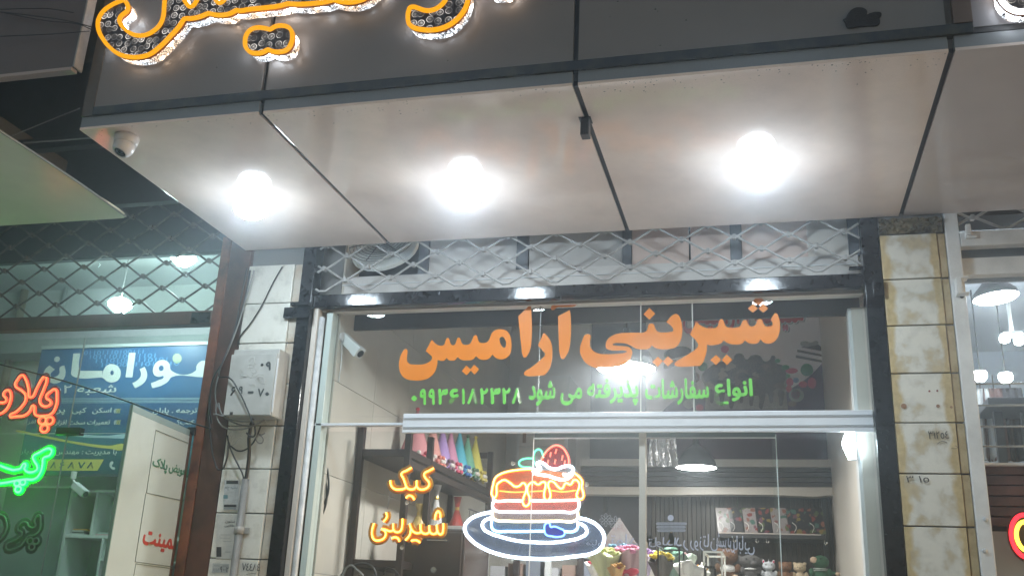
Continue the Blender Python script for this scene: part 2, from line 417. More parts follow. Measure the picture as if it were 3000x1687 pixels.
# loose wires across the dark gap on the left
for k, pts in enumerate([[(0, 28), (90, 26), (150, 27), (215, 38)], [(0, 35), (120, 50), (200, 62), (268, 80)], [(0, 36), (140, 62), (230, 72), (270, 88)], [(0, 107), (80, 104), (160, 100), (262, 92)]]):
    y = -1.60
    P = [W(a, b, y) for a, b in pts]
    tag(tube('overhead_wire', cable_black, P, 0.0022), ['thin black wire sagging in front of the taupe fascia, the topmost', 'thin black wire crossing the taupe fascia down to the corner', 'black wire running just under another to the bracket corner', 'lowest thin black wire in front of the taupe fascia'][k], 'wire', 'wires on the taupe fascia')
tag(tube('stay_wire', cable_grey, [W(30, 400, -1.2), W(232, 318, -1.2)], 0.003), 'grey stay wire rising diagonally in the dark canopy gap', 'wire')
tag(tube('stay_wire', cable_grey, [W(70, 419, -1.3), W(272, 404, -1.3)], 0.004), 'pale grey rod lying level in the dark canopy gap', 'rod')

# ================================================================== POSTS, RAILS, PILLARS
pl = root('guide_post', 'glossy black steel guide post beside the meter box pillar', 'post', (-2.478, 0.0, 0))
box('rail', black_paint, -2.517, -2.44, 0.002, 0.10, 0.0, 3.60, pl, 0.004)
a, b = W(829, 898, -0.04), W(900, 926, -0.04)
box('lug', black_paint, a.x, b.x, -0.025, 0.001, b.z, a.z, pl, 0.003)
a, b = W(852, 885, -0.035), W(905, 893, -0.035)
box('lug', black_paint, a.x, b.x, -0.04, 0.001, b.z, a.z, pl, 0.002)
pr = root('guide_post', 'glossy black steel guide post beside the stained stone pillar', 'post', (0.547, 0.0, 0))
box('rail', black_paint, 0.505, 0.588, 0.002, 0.10, 0.0, 3.60, pr, 0.004)
a, b = W(2557, 816, -0.04), W(2593, 862, -0.04)
box('lug', black_paint, a.x, b.x, -0.028, 0.001, b.z, a.z, pr, 0.003)

# marble of the left pillar
marble, n, l, p = nodes_of('marble_left')
tc = n.new('ShaderNodeTexCoord'); nz = n.new('ShaderNodeTexNoise'); nz.inputs['Scale'].default_value = 4; nz.inputs['Detail'].default_value = 10; nz.inputs['Roughness'].default_value = .7
l.new(tc.outputs['Object'], nz.inputs['Vector'])
cr = n.new('ShaderNodeValToRGB'); cr.color_ramp.elements[0].position = 0.36; cr.color_ramp.elements[0].color = (0.74, 0.74, 0.68, 1)
cr.color_ramp.elements[1].position = 0.75; cr.color_ramp.elements[1].color = (0.24, 0.235, 0.20, 1)
e = cr.color_ramp.elements.new(0.52); e.color = (0.68, 0.675, 0.61, 1)
l.new(nz.outputs[0], cr.inputs[0]); l.new(cr.outputs[0], p.inputs['Base Color']); p.inputs['Roughness'].default_value = 0.32
strip_mat = M('marble_strip', (0.52, 0.48, 0.41), 0.4, noise=0.35, nscale=12, col2=(0.40, 0.31, 0.22))

# stained marble: yellow glue down both edges, blotches in the middle
stained, n, l, p = nodes_of('marble_stained')
tc = n.new('ShaderNodeTexCoord'); nz = n.new('ShaderNodeTexNoise'); nz.inputs['Scale'].default_value = 8; nz.inputs['Detail'].default_value = 9
oi = n.new('ShaderNodeObjectInfo'); ad = n.new('ShaderNodeVectorMath'); ad.operation = 'ADD'
sc_ = n.new('ShaderNodeMath'); sc_.operation = 'MULTIPLY'; sc_.inputs[1].default_value = 37.0
l.new(oi.outputs['Random'], sc_.inputs[0]); l.new(tc.outputs['Object'], ad.inputs[0]); l.new(sc_.outputs[0], ad.inputs[1])
l.new(ad.outputs[0], nz.inputs['Vector'])
sx = n.new('ShaderNodeSeparateXYZ'); l.new(tc.outputs['Generated'], sx.inputs[0])
def mth(op, a, b=None, clamp=False):
    k = n.new('ShaderNodeMath'); k.operation = op; k.use_clamp = clamp
    for i, v in enumerate((a, b)):
        if v is None: continue
        if isinstance(v, (int, float)): k.inputs[i].default_value = v
        else: l.new(v, k.inputs[i])
    return k.outputs[0]
ed = mth('ABSOLUTE', mth('SUBTRACT', sx.outputs[0], 0.5))
ed = mth('ADD', ed, mth('MULTIPLY', mth('SUBTRACT', nz.outputs[0], 0.5), 0.42))
m_edge = n.new('ShaderNodeMapRange'); m_edge.inputs[1].default_value = 0.335; m_edge.inputs[2].default_value = 0.41; l.new(ed, m_edge.inputs[0])
n2 = n.new('ShaderNodeTexNoise'); n2.inputs['Scale'].default_value = 9; n2.inputs['Detail'].default_value = 6; n2.inputs['Roughness'].default_value = .55; l.new(ad.outputs[0], n2.inputs['Vector'])
m_bl = n.new('ShaderNodeMapRange'); m_bl.inputs[1].default_value = 0.52; m_bl.inputs[2].default_value = 0.64; l.new(n2.outputs[0], m_bl.inputs[0])
st = mth('MAXIMUM', m_edge.outputs[0], mth('MULTIPLY', m_bl.outputs[0], 0.7))
n3 = n.new('ShaderNodeTexNoise'); n3.inputs['Scale'].default_value = 30; n3.inputs['Detail'].default_value = 8; l.new(ad.outputs[0], n3.inputs['Vector'])
cs3 = n.new('ShaderNodeValToRGB'); cs3.color_ramp.elements[0].color = (0.60, 0.49, 0.27, 1); cs3.color_ramp.elements[0].position = .35
cs3.color_ramp.elements[1].color = (0.46, 0.36, 0.19, 1); cs3.color_ramp.elements[1].position = .7; l.new(n3.outputs[0], cs3.inputs[0])
cw3 = n.new('ShaderNodeValToRGB'); cw3.color_ramp.elements[0].color = (0.74, 0.73, 0.66, 1); cw3.color_ramp.elements[0].position = .45
cw3.color_ramp.elements[1].color = (0.42, 0.42, 0.39, 1); cw3.color_ramp.elements[1].position = .75; l.new(n2.outputs[0], cw3.inputs[0])
mx = n.new('ShaderNodeMix'); mx.data_type = 'RGBA'; l.new(st, mx.inputs[0]); l.new(cw3.outputs[0], mx.inputs[6]); l.new(cs3.outputs[0], mx.inputs[7])
l.new(mx.outputs[2], p.inputs['Base Color']); p.inputs['Roughness'].default_value = 0.38
bp = n.new('ShaderNodeBump'); bp.inputs['Strength'].default_value = 0.25; bp.inputs['Distance'].default_value = 0.003; l.new(n3.outputs[0], bp.inputs['Height']); l.new(bp.outputs[0], p.inputs['Normal'])

lp = root('stone_pillar', 'pillar of pale grey marble blocks carrying the meter box', 'pillar', (-2.68, 0.1, 0))
box('mortar_core', grout, -2.846, -2.519, 0.022, 0.28, 0.0, 3.66, lp)
z0 = 1.797 - 0.2335 * 7
for k in range(16):
    z = z0 + 0.2335 * k
    if z < 0 or k > 13: continue
    j = random.uniform(-.002, .002)
    zt = z + 0.2275
    box('stone_block', marble, -2.852, -2.567 + random.uniform(-.003, .003), 0.002 + j, 0.06, z, zt, lp, 0.003)
    if k != 14: box('stone_strip', strip_mat, -2.563, -2.520, 0.012 + j, 0.06, z + 0.001, zt, lp, 0.003)
rp = root('stone_pillar', 'stained yellow and white marble block pillar between the two shops', 'pillar', (0.74, 0.1, 0))
box('mortar_core', grout, 0.592, 0.888, 0.022, 0.28, 0.0, 3.66, rp)
rblocks = []
for k in range(14):
    z = z0 - 0.001 + 0.2335 * k
    if z < 0: continue
    j = random.uniform(-.002, .002)
    rblocks.append((z, box('stone_block', stained, 0.592, 0.852 + random.uniform(-.003, .003), 0.002 + j, 0.06, z, z + 0.2270, rp, 0.003)))
    box('stone_strip', M('strip_yellow', (0.52, 0.42, 0.24), 0.45, noise=0.5, nscale=16, col2=(0.36, 0.26, 0.13)), 0.856, 0.890, 0.010 + j, 0.06, z + 0.001, z + 0.2265, rp, 0.003)
# broken mortar above the top block
b = bmesh.new(); bmesh.ops.create_grid(b, x_segments=26, y_segments=8, size=0.5)
random.seed(3)
for v in b.verts:
    x, yy = v.co.x, v.co.y
    v.co = Vector((x * 0.29, -0.015 - 0.03 * (0.5 + yy) * random.uniform(.3, 1) - random.uniform(0, .012), (0.5 + yy) * 0.075 + random.uniform(-.004, .004)))
obj('broken_mortar', b, M('mortar_burnt', (0.20, 0.165, 0.10), 0.9, noise=0.85, nscale=18, bump=0.6, bscale=80, col2=(0.03, 0.027, 0.022)), rp, (0.735, 0.02, z0 + 0.2335 * 14 - 0.004))
# pencilled numbers and stains on the blocks
ink = M('pencil_ink', (0.05, 0.05, 0.05), 0.7)
pf = PY(-0.0035)
text_px('pencil_number', ink, '٣١٢٥٤', 2720, 1262, 2780, 1284, pf, rp, raw=True)
text_px('pencil_number', ink, '٣ ١٥', 2655, 1393, 2722, 1412, pf, rp, raw=True)
tube('pencil_line', ink, [W(2745, 1300, -.003), W(2762, 1291, -.003), W(2775, 1296, -.003)], 0.0012, rp)
tube('pencil_line', ink, [W(2787, 1313, -.003), W(2805, 1310, -.003), W(2798, 1304, -.003)], 0.001, rp)
for px, py, rr in [(2648, 1189, .0125), (2748, 1189, .008), (2787, 1192, .006), (2723, 1145, .0045), (2746, 1144, .0045)]:
    c = W(px, py, -0.0005)
    obj('stain_spot', bm_lathe([(0, 0), (rr, 0.0001), (0, 0.0008)], 16, None, align((0, -1, 0))), M('stain_brown', (0.30, 0.17, 0.10), 0.6) if rr > .005 else M('stain_red', (0.22, 0.03, 0.03), 0.5), rp, c)
text_px('pencil_number', ink, '٧٤٤٨٤', 709, 1648, 762, 1672, pf, lp, raw=True)
tube('pencil_line', ink, [W(722, 1681, -.003), W(752, 1677, -.003)], 0.0012, lp)

# white steel post of the right-hand shop
wp = root('steel_post', 'white painted steel post with bolts at the edge of the next shop', 'post', (0.925, 0.0, 0))
box('rail', white_paint, 0.893, 0.956, 0.002, 0.12, 0.0, 3.62, wp, 0.005)
for px, py in [(2887, 1520), (2885, 1612)]:
    c = W(px, py, 0.001)
    obj('bolt', bm_lathe([(0, 0), (.011, 0), (.011, .006), (.007, .009), (0, .010)], 6, None, align((0, -1, 0))), white_metal, wp, c)
a, b_ = W(2800, 812, -0.05), W(2842, 858, -0.05)
t = bmesh.new(); bx(a.x, b_.x, -0.058, 0.001, a.z - .005, a.z, 0, t); bx(a.x, b_.x, -0.058, 0.001, b_.z, b_.z + .005, 0, t); bx(a.x, a.x + .022, -0.057, 0.0, b_.z + .0052, a.z - .0052, 0, t)
obj('bracket', t, white_paint, wp)
c = W(2818, 868, 0.001)
obj('lock_hole', bm_lathe([(0, 0), (.010, 0), (.010, .003), (0, .002)], 14, None, align((0, -1, 0))), black_plain, wp, c)

# brown steel frame of the copy shop
bp_ = root('steel_post', 'wide rusty brown steel post at the copy shop door', 'post', (-2.95, 0, 0))
box('rail', rust_steel, -3.052, -2.995, 0.0, 0.10, 0.0, 3.62, bp_, 0.004)
box('cover', brown_steel, -2.992, -2.858, 0.006, 0.10, 0.0, 3.62, bp_, 0.004)
box('lock_patch', black_plain, W(540, 1230, -.06).x, W(562, 1230, -.06).x, -0.02, -0.001, 2.44, 2.485, bp_, 0.004)
for px, py in [(574, 1431)]:
    obj('bolt', bm_lathe([(0, 0), (.008, 0), (.006, .006), (0, .007)], 10, None, align((0, -1, 0))), rust_steel, bp_, W(px, py, 0.005))
bb = root('steel_lintel', 'brown steel lintel bar under the dark lattice grille', 'lintel', (-4.5, 0.02, 3.07))
box('bar', brown_steel, -7.0, -3.054, 0.0, 0.07, 3.085, 3.167, bb, 0.004)
a = W(560, 930, -.003)
box('paint_patch', black_paint, a.x, -3.06, -0.004, -0.001, 3.09, 3.155, bb)

# ================================================================== LATTICE GRILLES
def grille(r, mat, x0, x1, y, zrows, pitch, phase, rad, clipmat, clip=0.013):
    P = pitch
    n0 = math.floor((x0 - phase) / P) - 1; n1 = math.ceil((x1 - phase) / P) + 1
    for k in range(len(zrows) - 1):
        za, zb = zrows[k], zrows[k + 1]; pts = []
        gap = 0.004
        fl = P * 0.07
        for i in range(n0, n1 + 1):
            xl = phase + i * P + (0.5 * P if k % 2 else 0)
            for xx, zz in ((xl - fl, za + gap), (xl + fl, za + gap), (xl + P / 2 - fl, zb - gap), (xl + P / 2 + fl, zb - gap)):
                pts.append((xx, zz))
        cl = []
        for (ax, az), (bx_, bz) in zip(pts, pts[1:]):
            if bx_ <= x0 or ax >= x1: continue
            if ax < x0: t_ = (x0 - ax) / (bx_ - ax); ax, az = x0, az + t_ * (bz - az)
            if bx_ > x1: t_ = (x1 - ax) / (bx_ - ax); bx_, bz = x1, az + t_ * (bz - az)
            if not cl: cl.append((ax, az))
            cl.append((bx_, bz))
        jit = [Vector((a, y + random.uniform(-.002, .002), c)) for a, c in cl]
        tube('rod', mat, jit, rad, r, 2, smooth=False)
    b = bm_box((0, 0, 0), (clip * 1.3, rad * 4.2, clip * 2.0), 0.002)
    me = bpy.data.meshes.new('clip'); b.to_mesh(me); b.free()
    for k in range(1, len(zrows) - 1):
        for i in range(n0, n1 + 1):
            xx = phase + i * P + (0.5 * P if k % 2 else 0)
            if x0 < xx < x1: obj('clip', me, clipmat, r, (xx, y, zrows[k]))
g1 = root('lattice_grille', 'pale grey folding lattice grille with a glossy black bottom rail', 'grille', (-0.96, 0.03, 3.14))
zb = W(1010.6, 818.8, .03).z; zm = W(951.7, 787.3, .03).z; zu = W(1016, 750, .03).z
dz = (zu - zb) / 2
ph = W(1010.6, 818.8, .03).x
pit = (W(1413, 802, .03).x - ph) / 3.0
grille(g1, grille_grey, -2.435, 0.50, 0.035, [zb - dz + .004] + [zb + dz * k for k in range(5)], pit, ph - pit / 2, 0.0065, grille_grey)
GR_INFO = (zb, dz, ph, pit)
box('bottom_rail', black_paint, -2.438, 0.503, 0.028, 0.07, 3.170, 3.243, g1, 0.005)
a, b_ = W(1625, 836, .015), W(1742, 865, .015)
box('handle', black_paint, a.x, b_.x, 0.012, 0.027, b_.z, a.z, g1, 0.006)
a, b_ = W(2487, 785, .0), W(2530, 805, .0)
t = bmesh.new(); bx(a.x, b_.x, -.02, .02, a.z - .006, a.z, 0, t); bx(b_.x - .012, b_.x, -.02, .0275, a.z - .09, a.z - .0065, 0, t)
obj('latch', t, black_paint, g1)

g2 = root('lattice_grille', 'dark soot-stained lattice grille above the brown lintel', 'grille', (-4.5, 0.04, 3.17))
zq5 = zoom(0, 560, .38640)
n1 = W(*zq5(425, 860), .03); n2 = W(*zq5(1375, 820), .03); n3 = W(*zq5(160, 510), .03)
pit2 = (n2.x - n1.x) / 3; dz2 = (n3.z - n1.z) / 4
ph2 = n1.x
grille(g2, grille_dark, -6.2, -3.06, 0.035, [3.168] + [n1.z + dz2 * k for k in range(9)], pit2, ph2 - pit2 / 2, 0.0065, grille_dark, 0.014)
g3 = root('lattice_grille', 'light grey lattice grille above the white lintel bars', 'grille', (1.5, 0.04, 3.43))
n1 = W(2849, 637, .03); n0_ = W(2945, 668, .03)
grille(g3, grille_grey, 0.958, 2.2, 0.035, [n1.z - (n1.z - n0_.z), n1.z, n1.z + dz, n1.z + 2 * dz], 2 * (n0_.x - n1.x), n0_.x, 0.0075, grille_grey)

# ================================================================== WINDOW OF THE CAKE SHOP
YG = 0.12
tr = root('transom', 'boxed transom of white panels and dark mullions behind the pale grille', 'transom', (-1, 0.2, 3.24))
panel_w = M('panel_white', (0.62, 0.595, 0.56), 0.5, noise=0.12, nscale=2.5)
YT = 0.19
zt0, zt1 = 3.178, 3.62
def xat(px, py=760): return W(px, py, YT).x
box('ledge_band', panel_w, -2.36, 0.50, YT - 0.02, YT + .03, zt0, W(1500, 791, YT - .02).z, tr)
zt0 = W(1500, 791, YT - .02).z + .002
box('ledge_lip', white_metal, -2.36, 0.50, YT - 0.026, YT - .0205, W(1500, 814, YT - .02).z, W(1500, 817, YT - .02).z, tr)
for (pa, pb_, m) in [(1258, 1512, 'w'), (1550, 1822, 'g'), (1852, 2018, 'p'), (2024, 2140, 'p'), (2175, 2368, 'p'), (2368.5, 2488, 'c')]:
    mm = {'w': panel_w, 'g': M('panel_grey', (0.50, 0.48, 0.45), .5, noise=.1), 'p': M('panel_warmlit', (0.64, 0.50, 0.43), .5, noise=.1), 'c': cream_wall}[m]  # warm light on the right-hand panels is put into their peach colour
    box('panel', mm, xat(pa), xat(pb_), YT, YT + .02, zt0, zt1, tr)
for pa, pb_ in [(1228, 1256), (1514, 1548), (1824, 1850), (2142, 2173), (2490, 2520)]:
    box('mullion', M('mullion_dark', (0.13, 0.14, 0.155), .5), xat(pa), xat(pb_), YT - .012, YT + .015, zt0, zt1, tr)
box('mullion', cream_wall, xat(979), xat(990), YT - .015, YT + .015, zt0, zt1, tr)
box('backing', dark_void, -2.40, 0.51, YT + .17, YT + .19, 3.13, 3.62, tr)
# wire-guarded extractor fan in the opening
fc = W(1120, 705, YT + .03)
fan = root('extractor_fan', 'round extractor fan with wire guard behind the lattice grille', 'fan', fc)
th = math.radians(28)
mt = Matrix.Rotation(math.radians(58), 4, 'X')
for k in range(9):
    rr = 0.03 + k * 0.021
    ring = [mt @ Vector((rr * math.cos(a * math.pi / 12), rr * math.sin(a * math.pi / 12), 0)) + fc for a in range(24)]
    tube('guard_ring', M('guard_wire', (0.10, 0.105, 0.11), .4), ring, 0.0018, fan, 1, True)
for k in range(6):
    aa = k * math.pi / 3 + .3
    tube('guard_spoke', MATS['guard_wire'], [mt @ Vector((0, 0, .003)) + fc, mt @ Vector((.2 * math.cos(aa), .2 * math.sin(aa), .003)) + fc], 0.003, fan, 1, smooth=False)
obj('fan_body', bm_lathe([(0, -.05), (.2, -.05), (.205, -.07), (0, -.075)], 24, None, mt), M('fan_white', (0.75, 0.78, 0.74), .4), fan, fc)
for k in range(4):
    aa = k * math.pi / 2
    obj('fan_blade', bm_box((.09, 0, -.025), (.14, .07, .004), 0, Matrix.Rotation(aa, 3, 'Z') @ Matrix.Rotation(.35, 3, 'X')), M('blade_grey', (0.5, 0.52, .5), .4), fan, fc).matrix_local = Matrix.Translation((0, 0, 0)) @ mt

sw = root('shop_window', 'cake shop window of large glass panes in white aluminium frames', 'window', (-0.95, YG, 0))
hz1 = W(1800, 1206, .05).z; hz0 = W(1800, 1266, .06).z
hx0 = W(1180, 1236, .05).x
box('header', alu_white, hx0, 0.503, 0.05, 0.075, hz0, hz1, sw, 0.003)
box('header_back', alu_white, hx0, 0.503, 0.0755, 0.117, hz0 + .03, hz1 - .002, sw)
for py in (1220, 1224, 1248, 1252):
    z = W(1800, py, .05).z
    box('header_groove', M('alu_line', (0.58, 0.60, .63), .3), hx0 + .002, 0.502, 0.046, 0.0495, z, z + .0022, sw)
zr = W(1050, 1248, .11).z
box('side_rail', alu_white, -2.38, hx0 - .002, 0.085, 0.135, zr, zr + .013, sw, 0.002)
# frame jambs on the left: pale strip, alu profile
box('jamb', cream_wall, -2.438, -2.408, 0.045, 0.16, 0.0, 3.17, sw, 0.002)
box('jamb', M('alu_green', (0.52, 0.60, 0.57), .25), -2.372, -2.335, 0.085, 0.16, 0.0, 3.158, sw, 0.003)
box('head_strip', cream_wall, -2.407, 0.503, 0.095, 0.135, 3.160, 3.176, sw)
obj('conduit', bm_cyl((0, 0, 0), (0, 0, 3.12), .016, seg=14), M('pipe_white', (0.62, 0.64, .64), .35, noise=.3, nscale=15), sw, (-2.390, 0.068, 0.0), smooth=True)
# upper panes, seams
seams_u = [W(1580, 1030, YG).x, W(1877, 1030, YG).x, W(2030, 1030, YG).x]
ex = [-2.334] + seams_u + [0.50]
for i in range(4):
    box('pane', glass, ex[i] + .003, ex[i + 1] - .003, YG, YG + .008, hz1 + .002, 3.159, sw)
    if i: box('seam', M('seam_white' if i > 1 else 'seam_grey', (0.62, 0.62, .58) if i > 1 else (.25, .25, .24), .5), ex[i] - .0025, ex[i] + .0025, YG + .001, YG + .007, hz1 + .002, 3.159, sw)
zl1 = zr - .002
box('pane', glass, -2.334, hx0 - .004, YG, YG + .008, zr + .015, hz1, sw)
# lower panes
ex = [-2.334, W(1557, 1450, YG).x, W(1872, 1450, YG).x]
box('pane', glass, ex[0], ex[1] - .002, YG, YG + .008, 0.1, hz0 + .02, sw)
box('pane', glass, ex[1] + .002, ex[2], YG + .012, YG + .020, 0.1, hz0 + .02, sw)
box('seam', M('seam_bright', (0.72, 0.70, .66), .4), ex[1] - .0015, ex[1] + .0015, YG - .002, YG + .011, 0.1, hz0 - .02, sw)
xs2 = W(1893, 1450, YG).x
box('stile', M('alu_cream', (0.60, 0.58, .52), .3), ex[2] + .002, xs2, YG - .02, YG + .03, 0.1, hz0 + .01, sw, .004)
xe = W(2280, 1480, YG + .02).x
box('pane', glass, xs2 + .002, xe, YG + .024, YG + .032, 0.1, hz0 + .004, sw)
box('pane_edge', M('glass_edge', (0.72, 0.80, .78), .2), xe + .0005, xe + .005, YG + .024, YG + .032, 0.1, hz0 + .004, sw)
box('pane', glass, xe - .02, 0.50, YG + .04, YG + .048, 0.1, hz0 + .03, sw)
zt = W(1900, 1276, YG).z
box('track', M('track_green', (0.10, 0.13, .125), .35), ex[1], xe, YG + .022, YG + .0235, W(1900, 1280, YG + .02).z, hz0 + .02, sw)
box('track', alu_white, ex[1], xe, YG - .006, YG + .0115, W(1900, 1281, YG).z - .004, W(1900, 1281, YG).z, sw)

# vinyl lettering on the upper panes
PV = PY(YG - 0.0016)
Z2 = zoom(1100, 820, .30360); Z3 = zoom(1650, 820, .30360)
vn = root('vinyl_lettering', 'large orange Persian shop name stuck on the upper window', 'lettering', W(1720, 1100, YG - .002))
C_ = 'c'
big = [
 (Z2, [[(1215, 475), (1265, 490), (1300, 540), (1312, 600), (1312, 660), (1295, 720), (1255, 755), (1210, 765), (1160, 750), (1127, 718, C_), (1105, 750), (1065, 768), (1010, 765), (970, 735, C_), (940, 765), (890, 775), (830, 770), (790, 742, C_), (770, 770), (735, 777), (700, 768), (685, 750, C_), (665, 775), (625, 778), (600, 770, C_), (595, 820), (570, 890), (520, 940), (450, 965), (370, 968), (290, 950), (245, 905), (228, 840), (232, 770), (250, 715), (275, 675), (295, 665), (308, 685), (305, 730), (305, 775), (325, 805), (380, 815), (440, 815), (500, 800), (540, 770), (545, 745), (520, 715), (485, 685, C_), (543, 575, C_), (590, 620), (630, 633), (660, 625), (675, 590), (690, 560), (705, 560), (720, 600), (740, 627), (765, 622), (780, 590), (797, 557), (815, 562), (830, 600), (850, 622), (885, 625), (915, 612), (935, 575), (955, 535), (972, 533), (990, 575), (1005, 600), (1040, 608), (1080, 595), (1100, 570), (1125, 510), (1165, 480)],
       [(1225, 548), (1250, 575), (1260, 620), (1245, 652), (1222, 640), (1203, 600), (1200, 560)]]),
 (Z2, [[(878, 825, C_), (925, 868, C_), (880, 918, C_), (832, 878, C_)]]), (Z2, [[(953, 817, C_), (1000, 860, C_), (957, 912, C_), (910, 866, C_)]]),
 (Z2, [[(1497, 235, C_), (1507, 350), (1505, 600), (1495, 660), (1470, 720), (1440, 748), (1420, 720), (1408, 640), (1390, 480), (1378, 350, C_)]]),
 (Z2, [[(1625, 508, C_), (1670, 555), (1700, 620), (1708, 700), (1700, 790), (1675, 865), (1630, 918, C_), (1450, 922), (1433, 905), (1440, 885), (1500, 845), (1570, 790), (1620, 745), (1637, 718), (1615, 685), (1568, 630, C_)]]),
 (Z2, [[(1875, 290, C_), (1883, 340), (1880, 600), (1865, 680), (1840, 730), (1805, 762), (1780, 720), (1770, 600), (1762, 350, C_)]]),
 (Z2, [[(1695, 285, C_), (1700, 250), (1740, 222), (1800, 218), (1850, 225), (1910, 215), (1962, 220, C_), (1920, 255), (1860, 262), (1800, 262), (1750, 265), (1715, 290)]]),
 (Z3, [[(2050, 320), (2080, 360), (2093, 440), (2085, 510), (2060, 570), (2010, 608), (1960, 612), (1920, 590), (1905, 570, C_), (1880, 605), (1830, 615), (1780, 602), (1755, 582, C_), (1725, 612), (1670, 622), (1610, 615), (1570, 598), (1550, 582, C_), (1520, 612), (1470, 625), (1420, 630), (1390, 622, C_), (1385, 680), (1370, 740), (1345, 800), (1320, 828, C_), (1090, 830), (1075, 815), (1080, 797), (1150, 750), (1240, 695), (1290, 655), (1303, 630), (1285, 590), (1222, 525, C_), (1285, 405, C_), (1330, 440), (1380, 462), (1440, 465), (1480, 455), (1500, 420), (1515, 382), (1535, 380), (1555, 410), (1570, 445), (1610, 460), (1670, 458), (1705, 445), (1725, 410), (1745, 385), (1765, 390), (1785, 425), (1810, 447), (1845, 440), (1870, 405), (1890, 375), (1910, 378), (1930, 415), (1955, 445), (1990, 450), (2015, 440), (2020, 415), (2005, 380), (2025, 345)]]),
 (Z3, [[(1475, 722, C_), (1525, 768, C_), (1475, 820, C_), (1418, 772, C_)]]), (Z3, [[(1577, 718, C_), (1632, 768, C_), (1580, 818, C_), (1530, 770, C_)]]),
 (Z3, [[(1885, 155, C_), (1940, 200, C_), (1887, 245, C_), (1830, 202, C_)]]), (Z3, [[(1782, 275, C_), (1830, 232, C_), (1880, 275, C_), (1830, 315, C_)]]), (Z3, [[(1930, 232, C_), (1980, 275, C_), (1930, 315, C_), (1884, 275, C_)]]),
 (Z3, [[(1070, 332), (1100, 330), (1130, 370), (1147, 440), (1148, 520), (1130, 590), (1090, 645), (1040, 662), (920, 664), (880, 650), (855, 630, C_), (830, 660), (780, 668), (720, 665), (690, 655), (650, 632), (600, 612), (540, 607), (490, 612), (478, 622), (510, 632), (590, 638), (640, 650), (665, 685), (660, 730), (635, 780), (570, 825), (480, 845), (380, 848), (290, 840), (225, 805), (185, 755), (163, 700), (165, 640), (185, 580), (210, 530), (235, 522), (260, 530), (265, 560), (258, 600), (265, 650), (300, 690), (350, 710), (420, 715), (520, 710), (590, 702), (612, 690), (590, 680), (520, 680), (450, 675), (418, 660), (410, 625), (425, 580), (470, 540), (540, 515), (620, 508), (720, 508), (780, 505), (810, 480), (825, 430), (850, 420), (875, 430), (890, 470), (915, 498), (970, 505), (1030, 500), (1060, 490), (1060, 470), (995, 405, C_)]]),
 (Z3, [[(832, 270, C_), (888, 325, C_), (832, 382, C_), (775, 330, C_)]]), (Z3, [[(913, 738, C_), (962, 780, C_), (912, 838, C_), (858, 790, C_)]]), (Z3, [[(1010, 735, C_), (1065, 782, C_), (1010, 835, C_), (962, 785, C_)]]),
]
for zf, ols in big:
    flat('letter', orange_vinyl, ols, PV, 0.0012, vn, zf)
gn = root('vinyl_lettering', 'small green Persian line with phone number under the orange name', 'lettering', W(1720, 1190, YG - .002))
for s, zf, x0, y0, x1, y1 in [('انواع', Z3, 1458, 955, 1830, 1205), ('سفارشات', Z3, 790, 955, 1408, 1200), ('پذیرفته', Z3, 230, 955, 725, 1207), ('می', Z2, 1785, 1040, 1995, 1207), ('شود', Z2, 1480, 975, 1735, 1212)]:
    text_px('word', green_vinyl, s, x0, y0, x1, y1, PV, gn, 0.034, zf=zf)
xx = 345
for ch, x0, x1, y0, y1 in [('۰', 345, 402, 1112, 1170), ('۹', 425, 492, 1050, 1205), ('۹', 510, 577, 1050, 1205), ('۳', 600, 697, 1048, 1200), ('۶', 705, 803, 1048, 1200), ('۱', 830, 865, 1046, 1198), ('۸', 890, 985, 1042, 1198), ('۲', 1005, 1085, 1042, 1198), ('۳', 1103, 1205, 1040, 1196), ('۲', 1218, 1300, 1040, 1196), ('۸', 1318, 1412, 1038, 1196)]:
    text_px('digit', green_vinyl, ch, x0, y0, x1, y1, PV, gn, 0.045, raw=True, zf=Z2)
